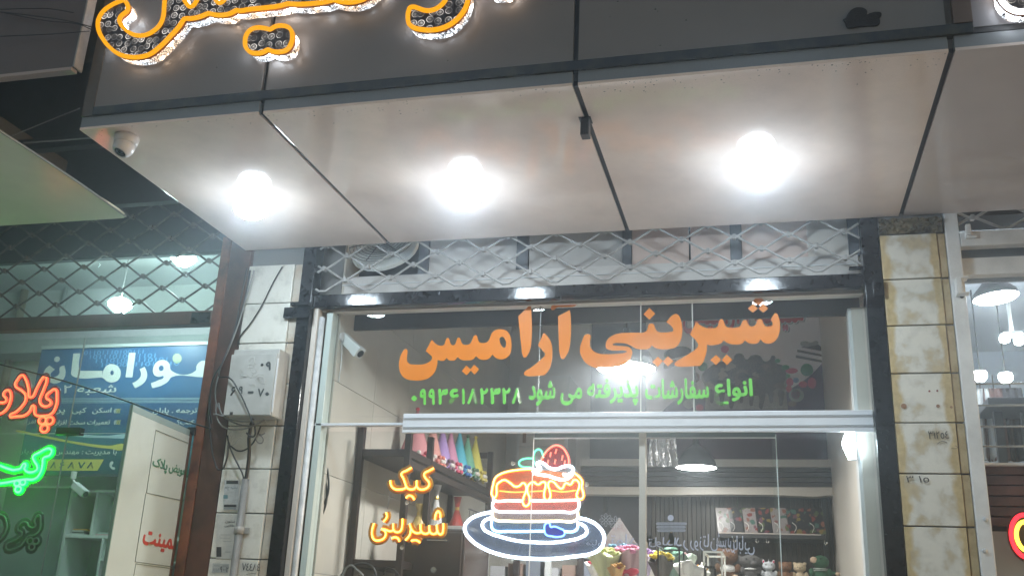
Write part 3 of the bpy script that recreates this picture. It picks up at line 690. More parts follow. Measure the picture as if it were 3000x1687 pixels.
# ================================================================== CHANNEL LETTERS ON THE FASCIA
def letter_face_mat():
    m, n, l, p = nodes_of('pierced_face')
    tc = n.new('ShaderNodeTexCoord'); sp = n.new('ShaderNodeSeparateXYZ'); l.new(tc.outputs['Object'], sp.inputs[0])
    cb = n.new('ShaderNodeCombineXYZ'); l.new(sp.outputs[0], cb.inputs[0]); l.new(sp.outputs[2], cb.inputs[1])
    S = 27.0
    ms = n.new('ShaderNodeVectorMath'); ms.operation = 'SCALE'; ms.inputs['Scale'].default_value = S; l.new(cb.outputs[0], ms.inputs[0])
    vo = n.new('ShaderNodeTexVoronoi'); vo.voronoi_dimensions = '2D'; vo.inputs['Scale'].default_value = 1.0; vo.inputs['Randomness'].default_value = 0.45
    l.new(ms.outputs[0], vo.inputs['Vector'])
    df = n.new('ShaderNodeVectorMath'); df.operation = 'SUBTRACT'; l.new(ms.outputs[0], df.inputs[0]); l.new(vo.outputs['Position'], df.inputs[1])
    s2 = n.new('ShaderNodeSeparateXYZ'); l.new(df.outputs[0], s2.inputs[0])
    def mt(op, a, b=None, c=None):
        k = n.new('ShaderNodeMath'); k.operation = op
        for i, v in enumerate((a, b, c)):
            if v is None: continue
            if isinstance(v, (int, float)): k.inputs[i].default_value = v
            else: l.new(v, k.inputs[i])
        return k.outputs[0]
    ang = mt('ARCTAN2', s2.outputs[1], s2.outputs[0])
    dots = mt('GREATER_THAN', mt('SINE', mt('MULTIPLY', ang, 18.0)), -0.15)
    d = vo.outputs['Distance']
    r1 = mt('COMPARE', d, 0.37, 0.035); r2 = mt('COMPARE', d, 0.17, 0.03); r3 = mt('LESS_THAN', d, 0.06)
    holes = mt('MAXIMUM', mt('MULTIPLY', r1, dots), mt('MAXIMUM', mt('MULTIPLY', r2, mt('MULTIPLY', dots, 0.5)), mt('MULTIPLY', r3, 0.7)))
    nz = n.new('ShaderNodeTexNoise'); nz.inputs['Scale'].default_value = 16; l.new(cb.outputs[0], nz.inputs['Vector'])
    vr = n.new('ShaderNodeMapRange'); vr.inputs[1].default_value = .42; vr.inputs[2].default_value = .75; vr.inputs[3].default_value = .16; vr.inputs[4].default_value = 2.2
    l.new(nz.outputs[0], vr.inputs[0])
    p.inputs['Base Color'].default_value = (0.035, 0.024, 0.022, 1); p.inputs['Roughness'].default_value = .3
    p.inputs['Emission Color'].default_value = (1, 0.93, 0.85, 1); l.new(mt('MULTIPLY', holes, vr.outputs[0]), p.inputs['Emission Strength'])
    return m
def lace_mat():
    m, n, l, p = nodes_of('pierced_side')
    tc = n.new('ShaderNodeTexCoord')
    vo = n.new('ShaderNodeTexVoronoi'); vo.feature = 'DISTANCE_TO_EDGE'; vo.inputs['Scale'].default_value = 95; l.new(tc.outputs['Object'], vo.inputs['Vector'])
    gt = n.new('ShaderNodeMath'); gt.operation = 'GREATER_THAN'; gt.inputs[1].default_value = 0.10; l.new(vo.outputs['Distance'], gt.inputs[0])
    nz = n.new('ShaderNodeTexNoise'); nz.inputs['Scale'].default_value = 22; nz.inputs['Detail'].default_value = 1; l.new(tc.outputs['Object'], nz.inputs['Vector'])
    vr = n.new('ShaderNodeMapRange'); vr.inputs[1].default_value = .5; vr.inputs[2].default_value = .72; vr.inputs[3].default_value = 1.0; vr.inputs[4].default_value = 16
    l.new(nz.outputs[0], vr.inputs[0])
    ml = n.new('ShaderNodeMath'); ml.operation = 'MULTIPLY'; l.new(gt.outputs[0], ml.inputs[0]); l.new(vr.outputs[0], ml.inputs[1])
    n2 = n.new('ShaderNodeTexNoise'); n2.inputs['Scale'].default_value = 9; l.new(tc.outputs['Object'], n2.inputs['Vector'])
    cr = n.new('ShaderNodeValToRGB'); cr.color_ramp.elements[0].position = .45; cr.color_ramp.elements[0].color = (1, .72, .50, 1)
    cr.color_ramp.elements[1].position = .58; cr.color_ramp.elements[1].color = (.85, .92, 1, 1); l.new(n2.outputs[0], cr.inputs[0])
    p.inputs['Base Color'].default_value = (0.10, 0.075, 0.065, 1); p.inputs['Roughness'].default_value = .3
    l.new(cr.outputs[0], p.inputs['Emission Color']); l.new(ml.outputs[0], p.inputs['Emission Strength'])
    return m
face_m, lace_m = letter_face_mat(), lace_mat()
rim_yellow = EM('rim_yellow', (1.0, 0.40, 0.004), 0.72)
rim_edge = M('rim_edge', (0.55, 0.16, 0.02), .3)
YLF = -1.585
def dense(ol, pl, zf):
    q = []
    for p in ol:
        x, y = zf(p[0], p[1]); a, b = pl.px(x, y); q.append((a, b, C_) if len(p) > 2 else (a, b))
    # sample like the bezier fill
    cu = bpy.data.curves.new('c', 'CURVE'); cu.dimensions = '2D'; cu.fill_mode = 'NONE'; cu.resolution_u = 5
    s = cu.splines.new('BEZIER'); s.bezier_points.add(len(q) - 1); s.use_cyclic_u = True
    for bp, p in zip(s.bezier_points, q):
        bp.co = (p[0], p[1], 0); t = 'VECTOR' if len(p) > 2 else 'AUTO'; bp.handle_left_type = t; bp.handle_right_type = t
    me = _eval_mesh(bpy.data.objects.new('c', cu))
    pts = [(v.co.x, v.co.y) for v in me.vertices]; bpy.data.meshes.remove(me)
    return pts
def inset(pts, d):
    A = sum(pts[i][0] * pts[(i + 1) % len(pts)][1] - pts[(i + 1) % len(pts)][0] * pts[i][1] for i in range(len(pts)))
    sgn = 1 if A > 0 else -1; out = []
    N = len(pts)
    for i in range(N):
        a = Vector(pts[i - 1]); b = Vector(pts[i]); c = Vector(pts[(i + 1) % N])
        t = (c - a)
        if t.length < 1e-9: continue
        t.normalize(); out.append((b.x - t.y * d * sgn, b.y + t.x * d * sgn))
    return out
def channel_letter(name, label, ols, zf, rim=rim_yellow, lit=True):
    pl = PY(YLF); P = dense(ols, pl, zf)
    xs_ = [p[0] for p in P]; zs_ = [p[1] for p in P]
    r = root(name, label, 'letter sign', ((min(xs_) + max(xs_)) / 2, YLF + .03, min(zs_)))
    mid = inset(P, 0.008)
    ro = Vector((mid[0][0], YLF, mid[0][1]))
    # flat lit rim
    inn = inset(P, 0.0165)
    me = fill_mesh([P, inn], 0.012, False); o = place(me, pl, 0.002); obj('lit_rim', me, rim, r, o)
    me = fill_mesh([inset(P, 0.012)], 0.004, False); o = place(me, pl, -0.004); obj('pierced_face', me, face_m if lit else MATS['joint_black'], r, o)
    S = inset(P, 0.006)
    def wall(nm, pts, ya, yb, mat):
        b = bmesh.new(); va = [b.verts.new((x - ro.x, ya - ro.y, z - ro.z)) for x, z in pts]; vb = [b.verts.new((x - ro.x, yb - ro.y, z - ro.z)) for x, z in pts]
        for i in range(len(pts)):
            j = (i + 1) % len(pts); b.faces.new((va[i], va[j], vb[j], vb[i]))
        bmesh.ops.recalc_face_normals(b, faces=b.faces)
        obj(nm, b, mat, r, ro)
    wall('return_lip', inset(P, .001), YLF + .0045, YLF + .017, rim_edge)
    wall('pierced_side', S, YLF + .017, YLF + .062, lace_m)
    return r
ZA = zoom(250, 0, .25233); ZB = zoom(800, 0, .27950)
def BtoA(x, y): return ((800 + .2795 * x - 250) / .25233, .2795 * y / .25233)
main = [(470, -5), (505, 40), (518, 100), (500, 145), (440, 195), (420, 225), (430, 270), (480, 330), (560, 385), (640, 402), (720, 390), (800, 345), (860, 280), (890, 200), (900, 100), (908, -20), (930, -220), (1000, -330), (1090, -220), (1150, -60), (1190, 30), (1235, 65), (1275, 20), (1310, -80), (1380, -220), (1440, -220), (1510, -80), (1540, 5), (1570, 22), (1600, 0), (1650, -120), (1750, -260), (1850, -200), (1900, -130), (2100, -130), (2400, -150), (2600, -200), (2900, -320), (3100, -420), (3300, -330), (3453, -200)]
main += [BtoA(1060, -60), BtoA(980, 0), BtoA(880, 38), BtoA(780, 48), BtoA(690, 38), BtoA(632, 22) + (C_,), BtoA(560, 42), BtoA(420, 60), BtoA(280, 68), BtoA(200, 65)]
main += [(2355, 68, C_), (2250, 95), (2100, 115), (1900, 135), (1790, 152), (1755, 145, C_), (1690, 180), (1600, 200), (1520, 200), (1430, 180, C_), (1330, 220), (1230, 240), (1160, 240, C_), (1100, 330), (1000, 440), (880, 560), (760, 650), (640, 685), (500, 685), (380, 650), (270, 570), (190, 470), (145, 380), (132, 280), (145, 220), (200, 130), (290, 60), (380, 15), (440, -5)]
channel_letter('channel_letter', 'long golden-rimmed sweeping channel letter with hooked tail on the grey fascia', main, ZA)
channel_letter('channel_letter', 'golden figure-eight pair of dots hanging under the long letter', [(2150, 330, C_), (2200, 300), (2280, 285), (2360, 300), (2410, 345), (2428, 420), (2410, 520), (2350, 600), (2260, 628), (2180, 625), (2120, 603, C_), (2070, 630), (1990, 645), (1900, 625), (1850, 570), (1838, 490), (1860, 400), (1920, 335), (2000, 310), (2090, 315)], ZA)
channel_letter('channel_letter', 'golden-rimmed curved channel letter beside the long sweeping one', [(1810, -200), (1800, -20), (1740, 60), (1660, 98), (1600, 98), (1530, 75), (1480, 62), (1430, 75), (1405, 120), (1395, 200), (1405, 265, C_), (1460, 310), (1560, 335), (1680, 338), (1800, 310), (1920, 240), (2010, 140), (2050, 60), (2070, -60), (2060, -300), (1930, -420)], ZB)
channel_letter('channel_letter', 'bottom end of a tall golden letter above the fascia joint', [(2230, -500), (2260, -80), (2300, -55), (2400, -55), (2480, -70), (2520, -500)], ZB)
rim_white = EM('rim_white', (0.9, 0.95, 1.0), 1.6)
channel_letter('channel_letter', 'round white-lit channel letter on the lilac fascia', [(math.cos(t * .3927) * 72 + 2990, math.sin(t * .3927) * 72 - 30) for t in range(16)], lambda x, y: (x, y), rim_white)

# ================================================================== CANOPY DOWNLIGHTS
lamp_white = EM('lamp_white', (0.75, 0.89, 1.0), 128.0)
for i, (px, py) in enumerate([(740, 580), (1360, 545), (2218, 477)]):
    c = WZ(px, py - 4, ZS - .001)
    r = root('canopy_lamp', ['lit white canopy lamp nearest the dome camera', 'lit white canopy lamp in the middle soffit panel left of the black box', 'lit white canopy lamp above the stained pillar side of the window'][i], 'lamp', (c.x, c.y, ZS - .001), 'canopy lamps')
    obj('lamp_body', bm_lathe([(0, 0), (.060, 0), (.060, -.006), (.05, -.008), (0, -.008)], 28), M('lamp_plastic', (0.8, 0.82, .84), .4), r, c, True)
    obj('diffuser', bm_lathe([(.083, -.078), (.076, -.090), (.054, -.106), (.026, -.114), (0, -.116)], 28), lamp_white, r, c, True)
    obj('diffuser_skirt', bm_lathe([(.062, -.0085), (.081, -.018), (.090, -.038), (.089, -.060), (.0831, -.0778)], 28), EM('lamp_skirt', (0.72, 0.88, 1.0), 5.5), r, c, True)

# dome camera
c = WZ(372, 400, ZS)
dc = root('dome_camera', 'white dome security camera hanging from the soffit corner', 'camera', c)
wplastic = M('cam_white', (0.62, 0.60, 0.60), .3)
obj('base', bm_lathe([(0, 0), (.052, 0), (.054, -.010), (.051, -.034), (.046, -.045), (0, -.046)], 28), wplastic, dc, c, True)
tilt = Matrix.Rotation(math.radians(-22), 4, 'X') @ Matrix.Rotation(math.radians(10), 4, 'Y')
ec = c + Vector((0.0, -0.004, -.052))
obj('eyeball', bm_lathe([(0, .035), (.03, .03), (.045, .012), (.047, -.008), (.042, -.026), (.033, -.040), (.030, -.043), (.027, -.038), (0, -.036)], 28, None, tilt), wplastic, dc, ec, True)
obj('lens_window', bm_lathe([(0, -.0375), (.026, -.0385), (.024, -.0365), (0, -.0362)], 24, None, tilt), M('lens_black', (0.02, 0.022, .025), .08), dc, ec)
obj('lens', bm_ball((0, 0, 0), .009, None, 2), M('lens_blue', (0.02, 0.03, .06), .05), dc, ec + tilt.to_3x3() @ Vector((0, 0, -.036)), True)

# black sensor box at the soffit joint
c = WZ(1716, 352, ZS)
sb = root('sensor_box', 'small black ribbed box screwed to the soffit joint', 'box', c)
obj('case', bm_box((0, 0, -.04), (.036, .05, .078), .004), black_plain, sb, c)
for k in range(4): obj('rib', bm_box((-.012 + .008 * k, -.0262, -.042), (.004, .003, .064), .0008), black_plain, sb, c)
obj('mount_plate', bm_box((0, 0, -.001), (.05, .06, .003), 0), black_plain, sb, c + Vector((0, 0, -.001)))

# ================================================================== METER BOX, CONDUIT, CABLES
ZM = zoom(640, 1000, .20696)
ym = -0.13
a = W(*ZM(175, 175), ym); b2 = W(*ZM(750, 1045), ym)
mbx0, mbx1, mbz0, mbz1 = W(*ZM(130, 600), ym).x, W(*ZM(800, 600), ym).x, b2.z, a.z
mb = root('meter_box', 'white sheet-metal meter box with stencilled numbers on the marble pillar', 'meter box', ((mbx0 + mbx1) / 2, -.06, mbz0))
boxm = M('meter_white', (0.46, 0.465, 0.44), .42, noise=.3, nscale=7, bump=.05, bscale=90, col2=(0.36, 0.365, 0.34))
box('case', boxm, mbx0 + .004, mbx1 - .002, -.118, .0, mbz0, mbz1 + .028, mb, .008)
box('door', boxm, mbx0, mbx1 - .008, -.131, -.1185, mbz0 + .003, mbz1 - .004, mb, .003)
box('hinge', white_metal, mbx1 - .006, mbx1 + .003, -.126, -.1185, mbz0 + .02, mbz1 - .03, mb)
pm = PY(-.1325)
stc = M('stencil_ink', (0.06, 0.07, .072), .7, noise=.3, nscale=60)
text_px('stencil', stc, 'V', 555, 668, 642, 778, pm, mb, .02, True, zf=ZM)
text_px('stencil', stc, '۰', 660, 715, 718, 768, pm, mb, .03, True, zf=ZM)
text_px('stencil', stc, '-', 415, 703, 495, 735, pm, mb, .02, True, zf=ZM)
text_px('stencil', stc, '۹', 290, 632, 345, 740, pm, mb, .02, True, zf=ZM)
text_px('stencil', stc, '۶', 175, 640, 240, 765, pm, mb, .02, True, zf=ZM)
text_px('stencil', stc, '۰', 595, 308, 640, 350, pm, mb, .03, True, zf=ZM)
text_px('stencil', stc, '۹', 670, 285, 745, 408, pm, mb, .04, True, zf=ZM)
box('lock_slot', black_plain, W(*ZM(165, 1000), ym).x, W(*ZM(208, 1000), ym).x, -.1325, -.1315, mbz0 + .004, mbz0 + .02, mb)
# embossed emblem
for cx_, cy_, rr, a0, a1 in [(375, 430, 70, 150, 310), (375, 430, 52, 150, 310), (375, 430, 34, 150, 310), (590, 570, 68, -30, 170), (590, 570, 50, -30, 170), (590, 570, 30, -60, 200), (590, 570, 12, 0, 359)]:
    tube('emboss', boxm, [W(*ZM(cx_ + rr * math.cos(math.radians(a0 + (a1 - a0) * t / 8)), cy_ - rr * math.sin(math.radians(a0 + (a1 - a0) * t / 8))), -.1312) for t in range(9)], .0016, mb, 1)
for pts in [[(430, 290), (460, 235), (510, 225), (515, 320)], [(420, 370), (425, 335), (475, 325), (510, 355), (485, 378), (420, 372)], [(300, 480), (375, 485), (400, 510), (300, 515)], [(635, 470), (560, 465), (530, 500), (450, 515), (430, 480)], [(430, 605), (490, 600), (520, 635), (480, 645), (430, 605)], [(445, 395), (470, 400), (465, 440), (500, 445), (480, 485)], [(520, 395), (545, 400), (540, 430), (510, 440)]]:
    tube('emboss', boxm, [W(*ZM(*q_), -.1312) for q_ in pts], .0016, mb, 1, smooth=False)

ZC = zoom(620, 1340, .23952)
cp = root('conduit_pipe', 'grey plastic cable conduit clamped to the marble pillar', 'conduit', W(*ZC(300, 1449), -.03))
yc = -.030
p0 = W(*ZC(408, 262), yc); p1 = W(*ZC(275, 1449), yc)
xc = (p0.x + p1.x) / 2
rr = .0205
obj('pipe', bm_lathe([(0, 0), (rr, 0), (rr, p0.z - .5), (rr * .8, p0.z - .5), (rr * .8, p0.z - .52), (0, p0.z - .52)], 20), pvc_grey, cp, (xc, yc, .5), True)
cz = W(*ZC(330, 885), yc).z
obj('clamp', bm_lathe([(rr + .001, -.018), (rr + .004, -.018), (rr + .004, .018), (rr + .001, .018)], 20), M('clamp_grey', (.34, .34, .32), .45), cp, (xc, yc, cz), True)
box('clamp_ear', M('clamp_grey', (.34, .34, .32), .45), xc - .045, xc + .045, -.008, -.001, cz - .016, cz + .016, cp, .002)
tube('cable_core', cable_black, [(xc, yc, p0.z - .05), (xc, yc, p0.z + .15), (xc - .003, -.045, W(*ZC(420, 0), yc).z + .10), (xc + .005, -.05, mbz0 + .01)], .010, cp)
ZK = zoom(600, 680, .38640); Z6 = zoom(600, 1180, .34984)
def cable(label, pts, zf, y, r, mat=cable_black, name='cable'):
    ys = y if isinstance(y, (list, tuple)) else [y] * len(pts)
    return tag(tube(name, mat, [W(*zf(*p_), yy) for p_, yy in zip(pts, ys)], r), label, 'cable')
cable('black cable draped over the front of the meter box', [(320, 275), (290, 420), (215, 780), (130, 1000), (110, 1095), (180, 1100), (260, 1210), (330, 1360), (365, 1449)], ZK, [-.04, -.04, -.05, -.1, -.14, -.15, -.15, -.15, -.15], .0042)
cable('dark cable running down behind the left edge of the meter box', [(345, 290), (305, 500), (240, 720), (150, 960), (60, 1120), (40, 1300), (50, 1449)], ZK, -.045, .005)
cable('thin dark cable crossing the bare marble blocks diagonally', [(588, 262), (520, 380), (430, 560), (340, 700), (270, 790), (245, 850)], ZK, -.012, .0038)
cable('grey cable hanging along the brown post edge', [(375, 290), (320, 480), (260, 680), (190, 870), (110, 1060), (80, 1260), (130, 1380)], ZK, -.05, .004, cable_grey)
cable('pale grey cable loop sagging under the meter box, uppermost', [(72, 92), (150, 110), (240, 145), (330, 155), (410, 152)], Z6, -.09, .0045, cable_grey)
cable('pale grey cable loop sagging lowest under the meter box', [(95, 0), (95, 90), (120, 165), (190, 215), (290, 222), (370, 205), (440, 175), (490, 145)], Z6, -.08, .0045, cable_grey)
cable('grey cable crossing behind the sagging loops to the right', [(115, 0), (140, 90), (200, 140), (260, 170), (340, 190), (420, 185), (500, 140)], Z6, -.07, .0045, cable_grey)
cable('black cable curling from the meter box into the conduit', [(370, 100), (405, 160), (422, 230), (415, 275), (385, 280), (350, 250)], Z6, -.075, .005)
cable('small grey wire ring dangling below the meter box', [(505, 250), (480, 265), (450, 262), (430, 290), (440, 325), (475, 335), (490, 310), (470, 275), (455, 268)], Z6, -.03, .003, cable_grey)
cable('black wire looping around the conduit mouth', [(470, 190), (430, 290), (390, 350), (340, 390), (280, 400), (230, 370), (200, 330), (190, 270)], Z6, -.02, .0045)
cable('black wire entering the top of the conduit slantwise', [(195, 330), (230, 420), (280, 520), (318, 600), (330, 660)], Z6, -.03, .0045)
cable('short pale frayed wire end under the meter box', [(205, 250), (230, 310), (215, 350), (250, 345), (275, 310), (305, 290)], Z6, -.03, .0022, M('wire_pale', (.5, .5, .47), .5))
cable('black cable hanging in a long arc beside the brown post', [(40, -60), (35, 100), (50, 300), (80, 480), (130, 560), (180, 480), (200, 330)], Z6, -.055, .005)

# torn paper bills pasted on the pillar
def bill(label, x0, y0, x1, y1, words, base):
    pl = PY(-.0025)
    r = flat('paper_bill', base, [[(x0 + 6, y0, C_), (x1, y0 + 8, C_), (x1 - 12, y1, C_), (x0 - 6, y1 - 4, C_)]], pl, .0008, None, ZC, False)
    tag(r, label, 'paper')
    for s, a0, b0, a1, b1, m in words:
        if s == '#': flat('print', m, [[(a0, b0, C_), (a1, b0, C_), (a1, b1, C_), (a0, b1, C_)]], pl, .0004, r, ZC, False, .0008)
        else: text_px('print', m, s, a0, b0, a1, b1, pl, r, .01, depth=.0009, zf=ZC, thick=.0004)
pap = M('paper_grey', (.50, .52, .51), .7, noise=.3, nscale=25)
ink2 = M('print_dark', (.05, .055, .055), .7); ink3 = M('print_grey', (.22, .25, .26), .7); ink4 = M('print_teal', (.12, .24, .26), .7)
bill('torn printed handbill with dark picture on the upper marble block', 150, 272, 335, 638, [('#', 180, 278, 325, 320, ink2), ('#', 150, 572, 305, 605, ink2), ('تخلیه چاه', 165, 340, 320, 400, ink3), ('#', 145, 455, 198, 500, ink4), ('#', 150, 612, 300, 630, ink3)], pap)
bill('white handbill with Persian heading beside the conduit clamp', 60, 690, 290, 1235, [('ستون', 170, 765, 285, 805, ink2), ('طلایی', 160, 812, 280, 850, ink2), ('#', 110, 940, 230, 944, ink3), ('#', 60, 1090, 120, 1210, ink2), ('#', 110, 980, 228, 984, ink3), ('#', 140, 1020, 240, 1024, ink3), ('خدمات', 165, 1130, 235, 1160, ink3)], M('paper_white', (.56, .56, .52), .7, noise=.15, nscale=20))
bill('lowest handbill with the bold number 2009 on the marble', 10, 1290, 212, 1405, [('۲۰۰۹', 102, 1330, 208, 1400, ink2), ('فروش ویژه', 30, 1305, 200, 1330, ink3), ('۸۸۸', 15, 1345, 92, 1398, ink3)], M('paper_dull', (.44, .46, .45), .7, noise=.2, nscale=20))
# ================================================================== INSIDE THE CAKE SHOP
XL, XR, YB = -2.325, 0.52, 4.0
struct(box('floor', M('floor_tile', (.60, .59, .57), .2, noise=.1), -2.6, 0.9, 0.36, YB + .1, -.02, .012))
struct(box('ceiling', M('ceiling_white', (.82, .81, .79), .7), -2.5, 0.9, 0.52, YB + .1, 4.80, 4.90))
wlft = struct(box('wall_left', grout, -2.47, XL - .012, 0.16, YB, 0.0, 4.80))
zj = [2.262 - .52 * 3 + .52 * k for k in range(9)]; yj = [.165 + .6 * k for k in range(8)]
for i in range(len(zj) - 1):
    for j in range(7):
        ya, yb_ = yj[j] + .0015, min(yj[j + 1] - .0015, YB - .002)
        if ya < yb_: box('tile', tile_wall, XL - .0115, XL, ya, yb_, zj[i] + .0015, min(zj[i + 1] - .0015, 4.79), wlft)
wbk = struct(box('wall_back', M('plaster_back', (.74, .72, .69), .6, noise=.1, nscale=2), -2.6, 0.9, YB, YB + .1, 0.0, 4.80))
wrt = struct(box('wall_right', cream_wall, XR, 0.6, 0.30, YB, 0.0, 4.80))
box('wall_jamb', M('jamb_cream', (.60, .56, .49), .35, noise=.1), 0.452, 0.519, 0.20, 0.34, 0.0, 3.12, wrt)
box('wall_trim', white_metal, 0.435, 0.4515, 0.21, 0.33, 0.0, 3.12, wrt)

# dark door opening and white cabinet on the back wall
yb0 = YB - .002
dk = root('wall_panel_board', 'dark blue-grey wall board left of the cake poster', 'wall panel', W(1815, 1340, yb0))
a, b_ = W(1735, 1000, yb0), W(1893, 1000, yb0)
box('board', M('board_dark', (.075, .08, .10), .35, noise=.3, nscale=2), a.x, b_.x, yb0 - .03, yb0, 2.87, 4.78, dk)
wc = root('wall_cabinet', 'white wall cabinet with slatted doors behind the strawberry neon', 'cabinet', W(1590, 1500, 3.6))
a, b_ = W(1515, 1262, 3.6), W(1660, 1420, 3.6)
box('case', white_metal, a.x, b_.x, 3.6, 3.99, b_.z, a.z + .5, wc, .004)
hgt = a.z - b_.z
for k in range(5): box('door_slat', panel_w, a.x + .03, b_.x - .03, 3.585, 3.598, b_.z + .03 + k * .1, b_.z + .12 + k * .1, wc)
box('handle', M('hand_brown', (.2, .12, .08), .4), a.x + .06, a.x + .09, 3.57, 3.584, b_.z + .36, b_.z + .46, wc)

# ---- printed poster
yp = YB - .004
ps = root('wall_poster', 'printed cake poster with purple circle and red Persian name on the back wall', 'poster', W(2150, 1335, yp))
PP = lambda k: PY(yp - .0012 * k)
Z8 = zoom(1900, 840, .27598)
p_white = M('print_white', (.86, .80, .81), .5); p_purple = M('print_purple', (.085, .018, .075), .5); p_red = M('print_red', (.55, .015, .035), .5)
p_shadow = M('print_shadow', (.30, .31, .34), .5); p_choc = M('print_choc', (.035, .02, .016), .6, noise=.7, nscale=60, col2=(.20, .14, .11)); p_cream = M('print_cream', (.40, .36, .33), .6, noise=.3, nscale=40)
p_pink = M('print_pink', (.60, .04, .12), .5); p_green = M('print_green', (.015, .20, .05), .5); p_blue = M('print_blue', (.06, .16, .35), .5)
flat('sheet', p_white, [[(1890, 820, C_), (2448, 820, C_), (2448, 1340, C_), (1890, 1340, C_)]], PP(1), .001, ps, None, False)
flat('print', p_purple, [[(1965, 590, C_), (1975, 700), (1990, 1000), (2010, 1310, C_), (2010, 1830, C_), (0, 1830, C_), (0, 1500), (60, 1420), (200, 1270), (330, 1170), (480, 1130), (700, 1200), (1000, 1230), (1300, 1180), (1560, 1050), (1760, 900), (1900, 720)]], PP(2), .0008, ps, Z8)
# tall dripping cake
flat('print', p_cream, [[(560, 950), (600, 900), (800, 870), (1200, 860), (1420, 900), (1470, 960), (1460, 1060), (1480, 1300, C_), (600, 1300, C_), (600, 1050)]], PP(3), .0006, ps, Z8)
flat('print', p_choc, [[(575, 930), (640, 860), (740, 800), (900, 770), (920, 720), (990, 710), (1040, 770), (1090, 730), (1180, 730), (1230, 790), (1290, 770), (1310, 730), (1340, 735), (1350, 800), (1430, 840), (1465, 930), (1440, 1010), (1360, 1080), (1240, 1130), (1080, 1160), (900, 1150), (740, 1090), (620, 1020)]], PP(4), .0006, ps, Z8)
random.seed(11)
for k in range(16):
    cx_, cy_ = 640 + random.random() * 760, 830 + random.random() * 220
    rr = 26 + random.random() * 34
    flat('print', M('print_swirl%d' % (k % 3), [(.20, .14, .11), (.045, .028, .02), (.38, .31, .25)][k % 3], .6), [[(cx_ + rr * math.cos(t) * (1 + .35 * math.sin(3 * t + k)), cy_ + rr * .8 * math.sin(t) * (1 + .3 * math.cos(2 * t + k))) for t in [i * .5712 for i in range(11)]]], PP(5), .0005, ps, Z8)
for k in range(8):
    x0 = 640 + k * 105
    flat('print', p_choc, [[(x0, 1090 + 20 * (k % 2)), (x0 + 40, 1090), (x0 + 52, 1180 + 40 * (k % 3)), (x0 + 30, 1235 + 30 * (k % 3)), (x0 + 10, 1180)]], PP(5), .0005, ps, Z8)
# cake slices, sweets
flat('print', p_choc, [[(1580, 665, C_), (1875, 725, C_), (1870, 745, C_), (1575, 690, C_)]], PP(5), .0005, ps, Z8, False)
flat('print', p_choc, [[(1565, 725, C_), (1870, 785, C_), (1868, 808, C_), (1562, 752, C_)]], PP(5), .0005, ps, Z8, False)
flat('print', p_choc, [[(1615, 640, C_), (1780, 600, C_), (1820, 625), (1880, 690, C_)]], PP(5), .0005, ps, Z8, False)
flat('print', p_cream, [[(1610, 600), (1660, 575), (1720, 590), (1790, 575), (1800, 605), (1740, 625), (1650, 635)]], PP(6), .0005, ps, Z8)
flat('print', p_choc, [[(165, 720), (200, 670), (440, 655), (450, 690), (330, 740), (180, 760)]], PP(5), .0005, ps, Z8)
flat('print', p_choc, [[(160, 860), (280, 770), (300, 790), (200, 865)]], PP(5), .0005, ps, Z8)
for x, y, rx, ry, m in [(810, 660, 42, 40, p_pink), (575, 845, 50, 48, p_green), (505, 960, 36, 50, M('print_tan', (.22, .12, .07), .5)), (1680, 880, 66, 66, p_green), (1520, 890, 64, 28, p_pink), (1455, 855, 40, 26, p_green), (1565, 990, 30, 28, p_blue), (1500, 1010, 38, 44, p_pink), (1640, 1035, 46, 34, p_pink), (1735, 1020, 46, 58, p_pink), (1570, 1150, 80, 72, p_cream), (1560, 1140, 48, 50, p_pink), (1525, 1240, 44, 28, M('print_tan', (.22, .12, .07), .5)), (1370, 785, 30, 22, p_green), (1480, 945, 24, 20, p_green), (540, 1280, 46, 34, p_pink), (430, 1240, 60, 50, p_cream), (1490, 1080, 30, 40, p_red)]:
    flat('print', m, [[(x + rx * math.cos(t * .785), y + ry * math.sin(t * .785)) for t in range(8)]], PP(6), .0005, ps, Z8)
for dx, dy, m, k in [(16, 16, p_shadow, 2.2), (6, 7, MATS['print_white'], 2.6), (0, 0, p_red, 3)]:
    text_px('print', m, 'آرامیس', 360 + dx, 80 + dy, 985 + dx, 480 + dy, PP(k), ps, .03, zf=Z8, thick=.0004)
    text_px('print', m, 'شیرینی', 1030 + dx, 85 + dy, 1650 + dx, 480 + dy, PP(k), ps, .03, zf=Z8, thick=.0004)

# ---- slatted display niche under the poster
Z9 = zoom(1650, 1200, .33610)
nc = root('display_niche', 'dark slatted display niche framed in beige under the poster', 'niche', W(2150, 1687, 3.7))
zz = lambda px, py, y: W(px, py, y).z
slat_m = [M('slat_%d' % k, c_, .45, noise=.45, nscale=9) for k, c_ in enumerate([(.050, .039, .033), (.062, .049, .041), (.040, .031, .027)])]
yn = 3.62
xa, xb = W(1700, 1400, yn).x, W(2490, 1400, yn).x
box('strip', panel_w, xa, xb, yn - .0, yn + .1, zz(2100, 1366, yn), zz(2100, 1344, yn), nc)
zt_ = zz(2100, 1367, yn); zb_ = zz(2100, 1424, yn); hh = (zt_ - zb_) / 4
for k in range(4): box('slat', slat_m[k % 3], xa, xb, yn + .005 * (k % 2), yn + .06, zb_ + hh * k + .004, zb_ + hh * (k + 1) - .004, nc)
box('slat_backing', black_plain, xa, xb, yn + .061, yn + .09, zb_, zt_, nc)
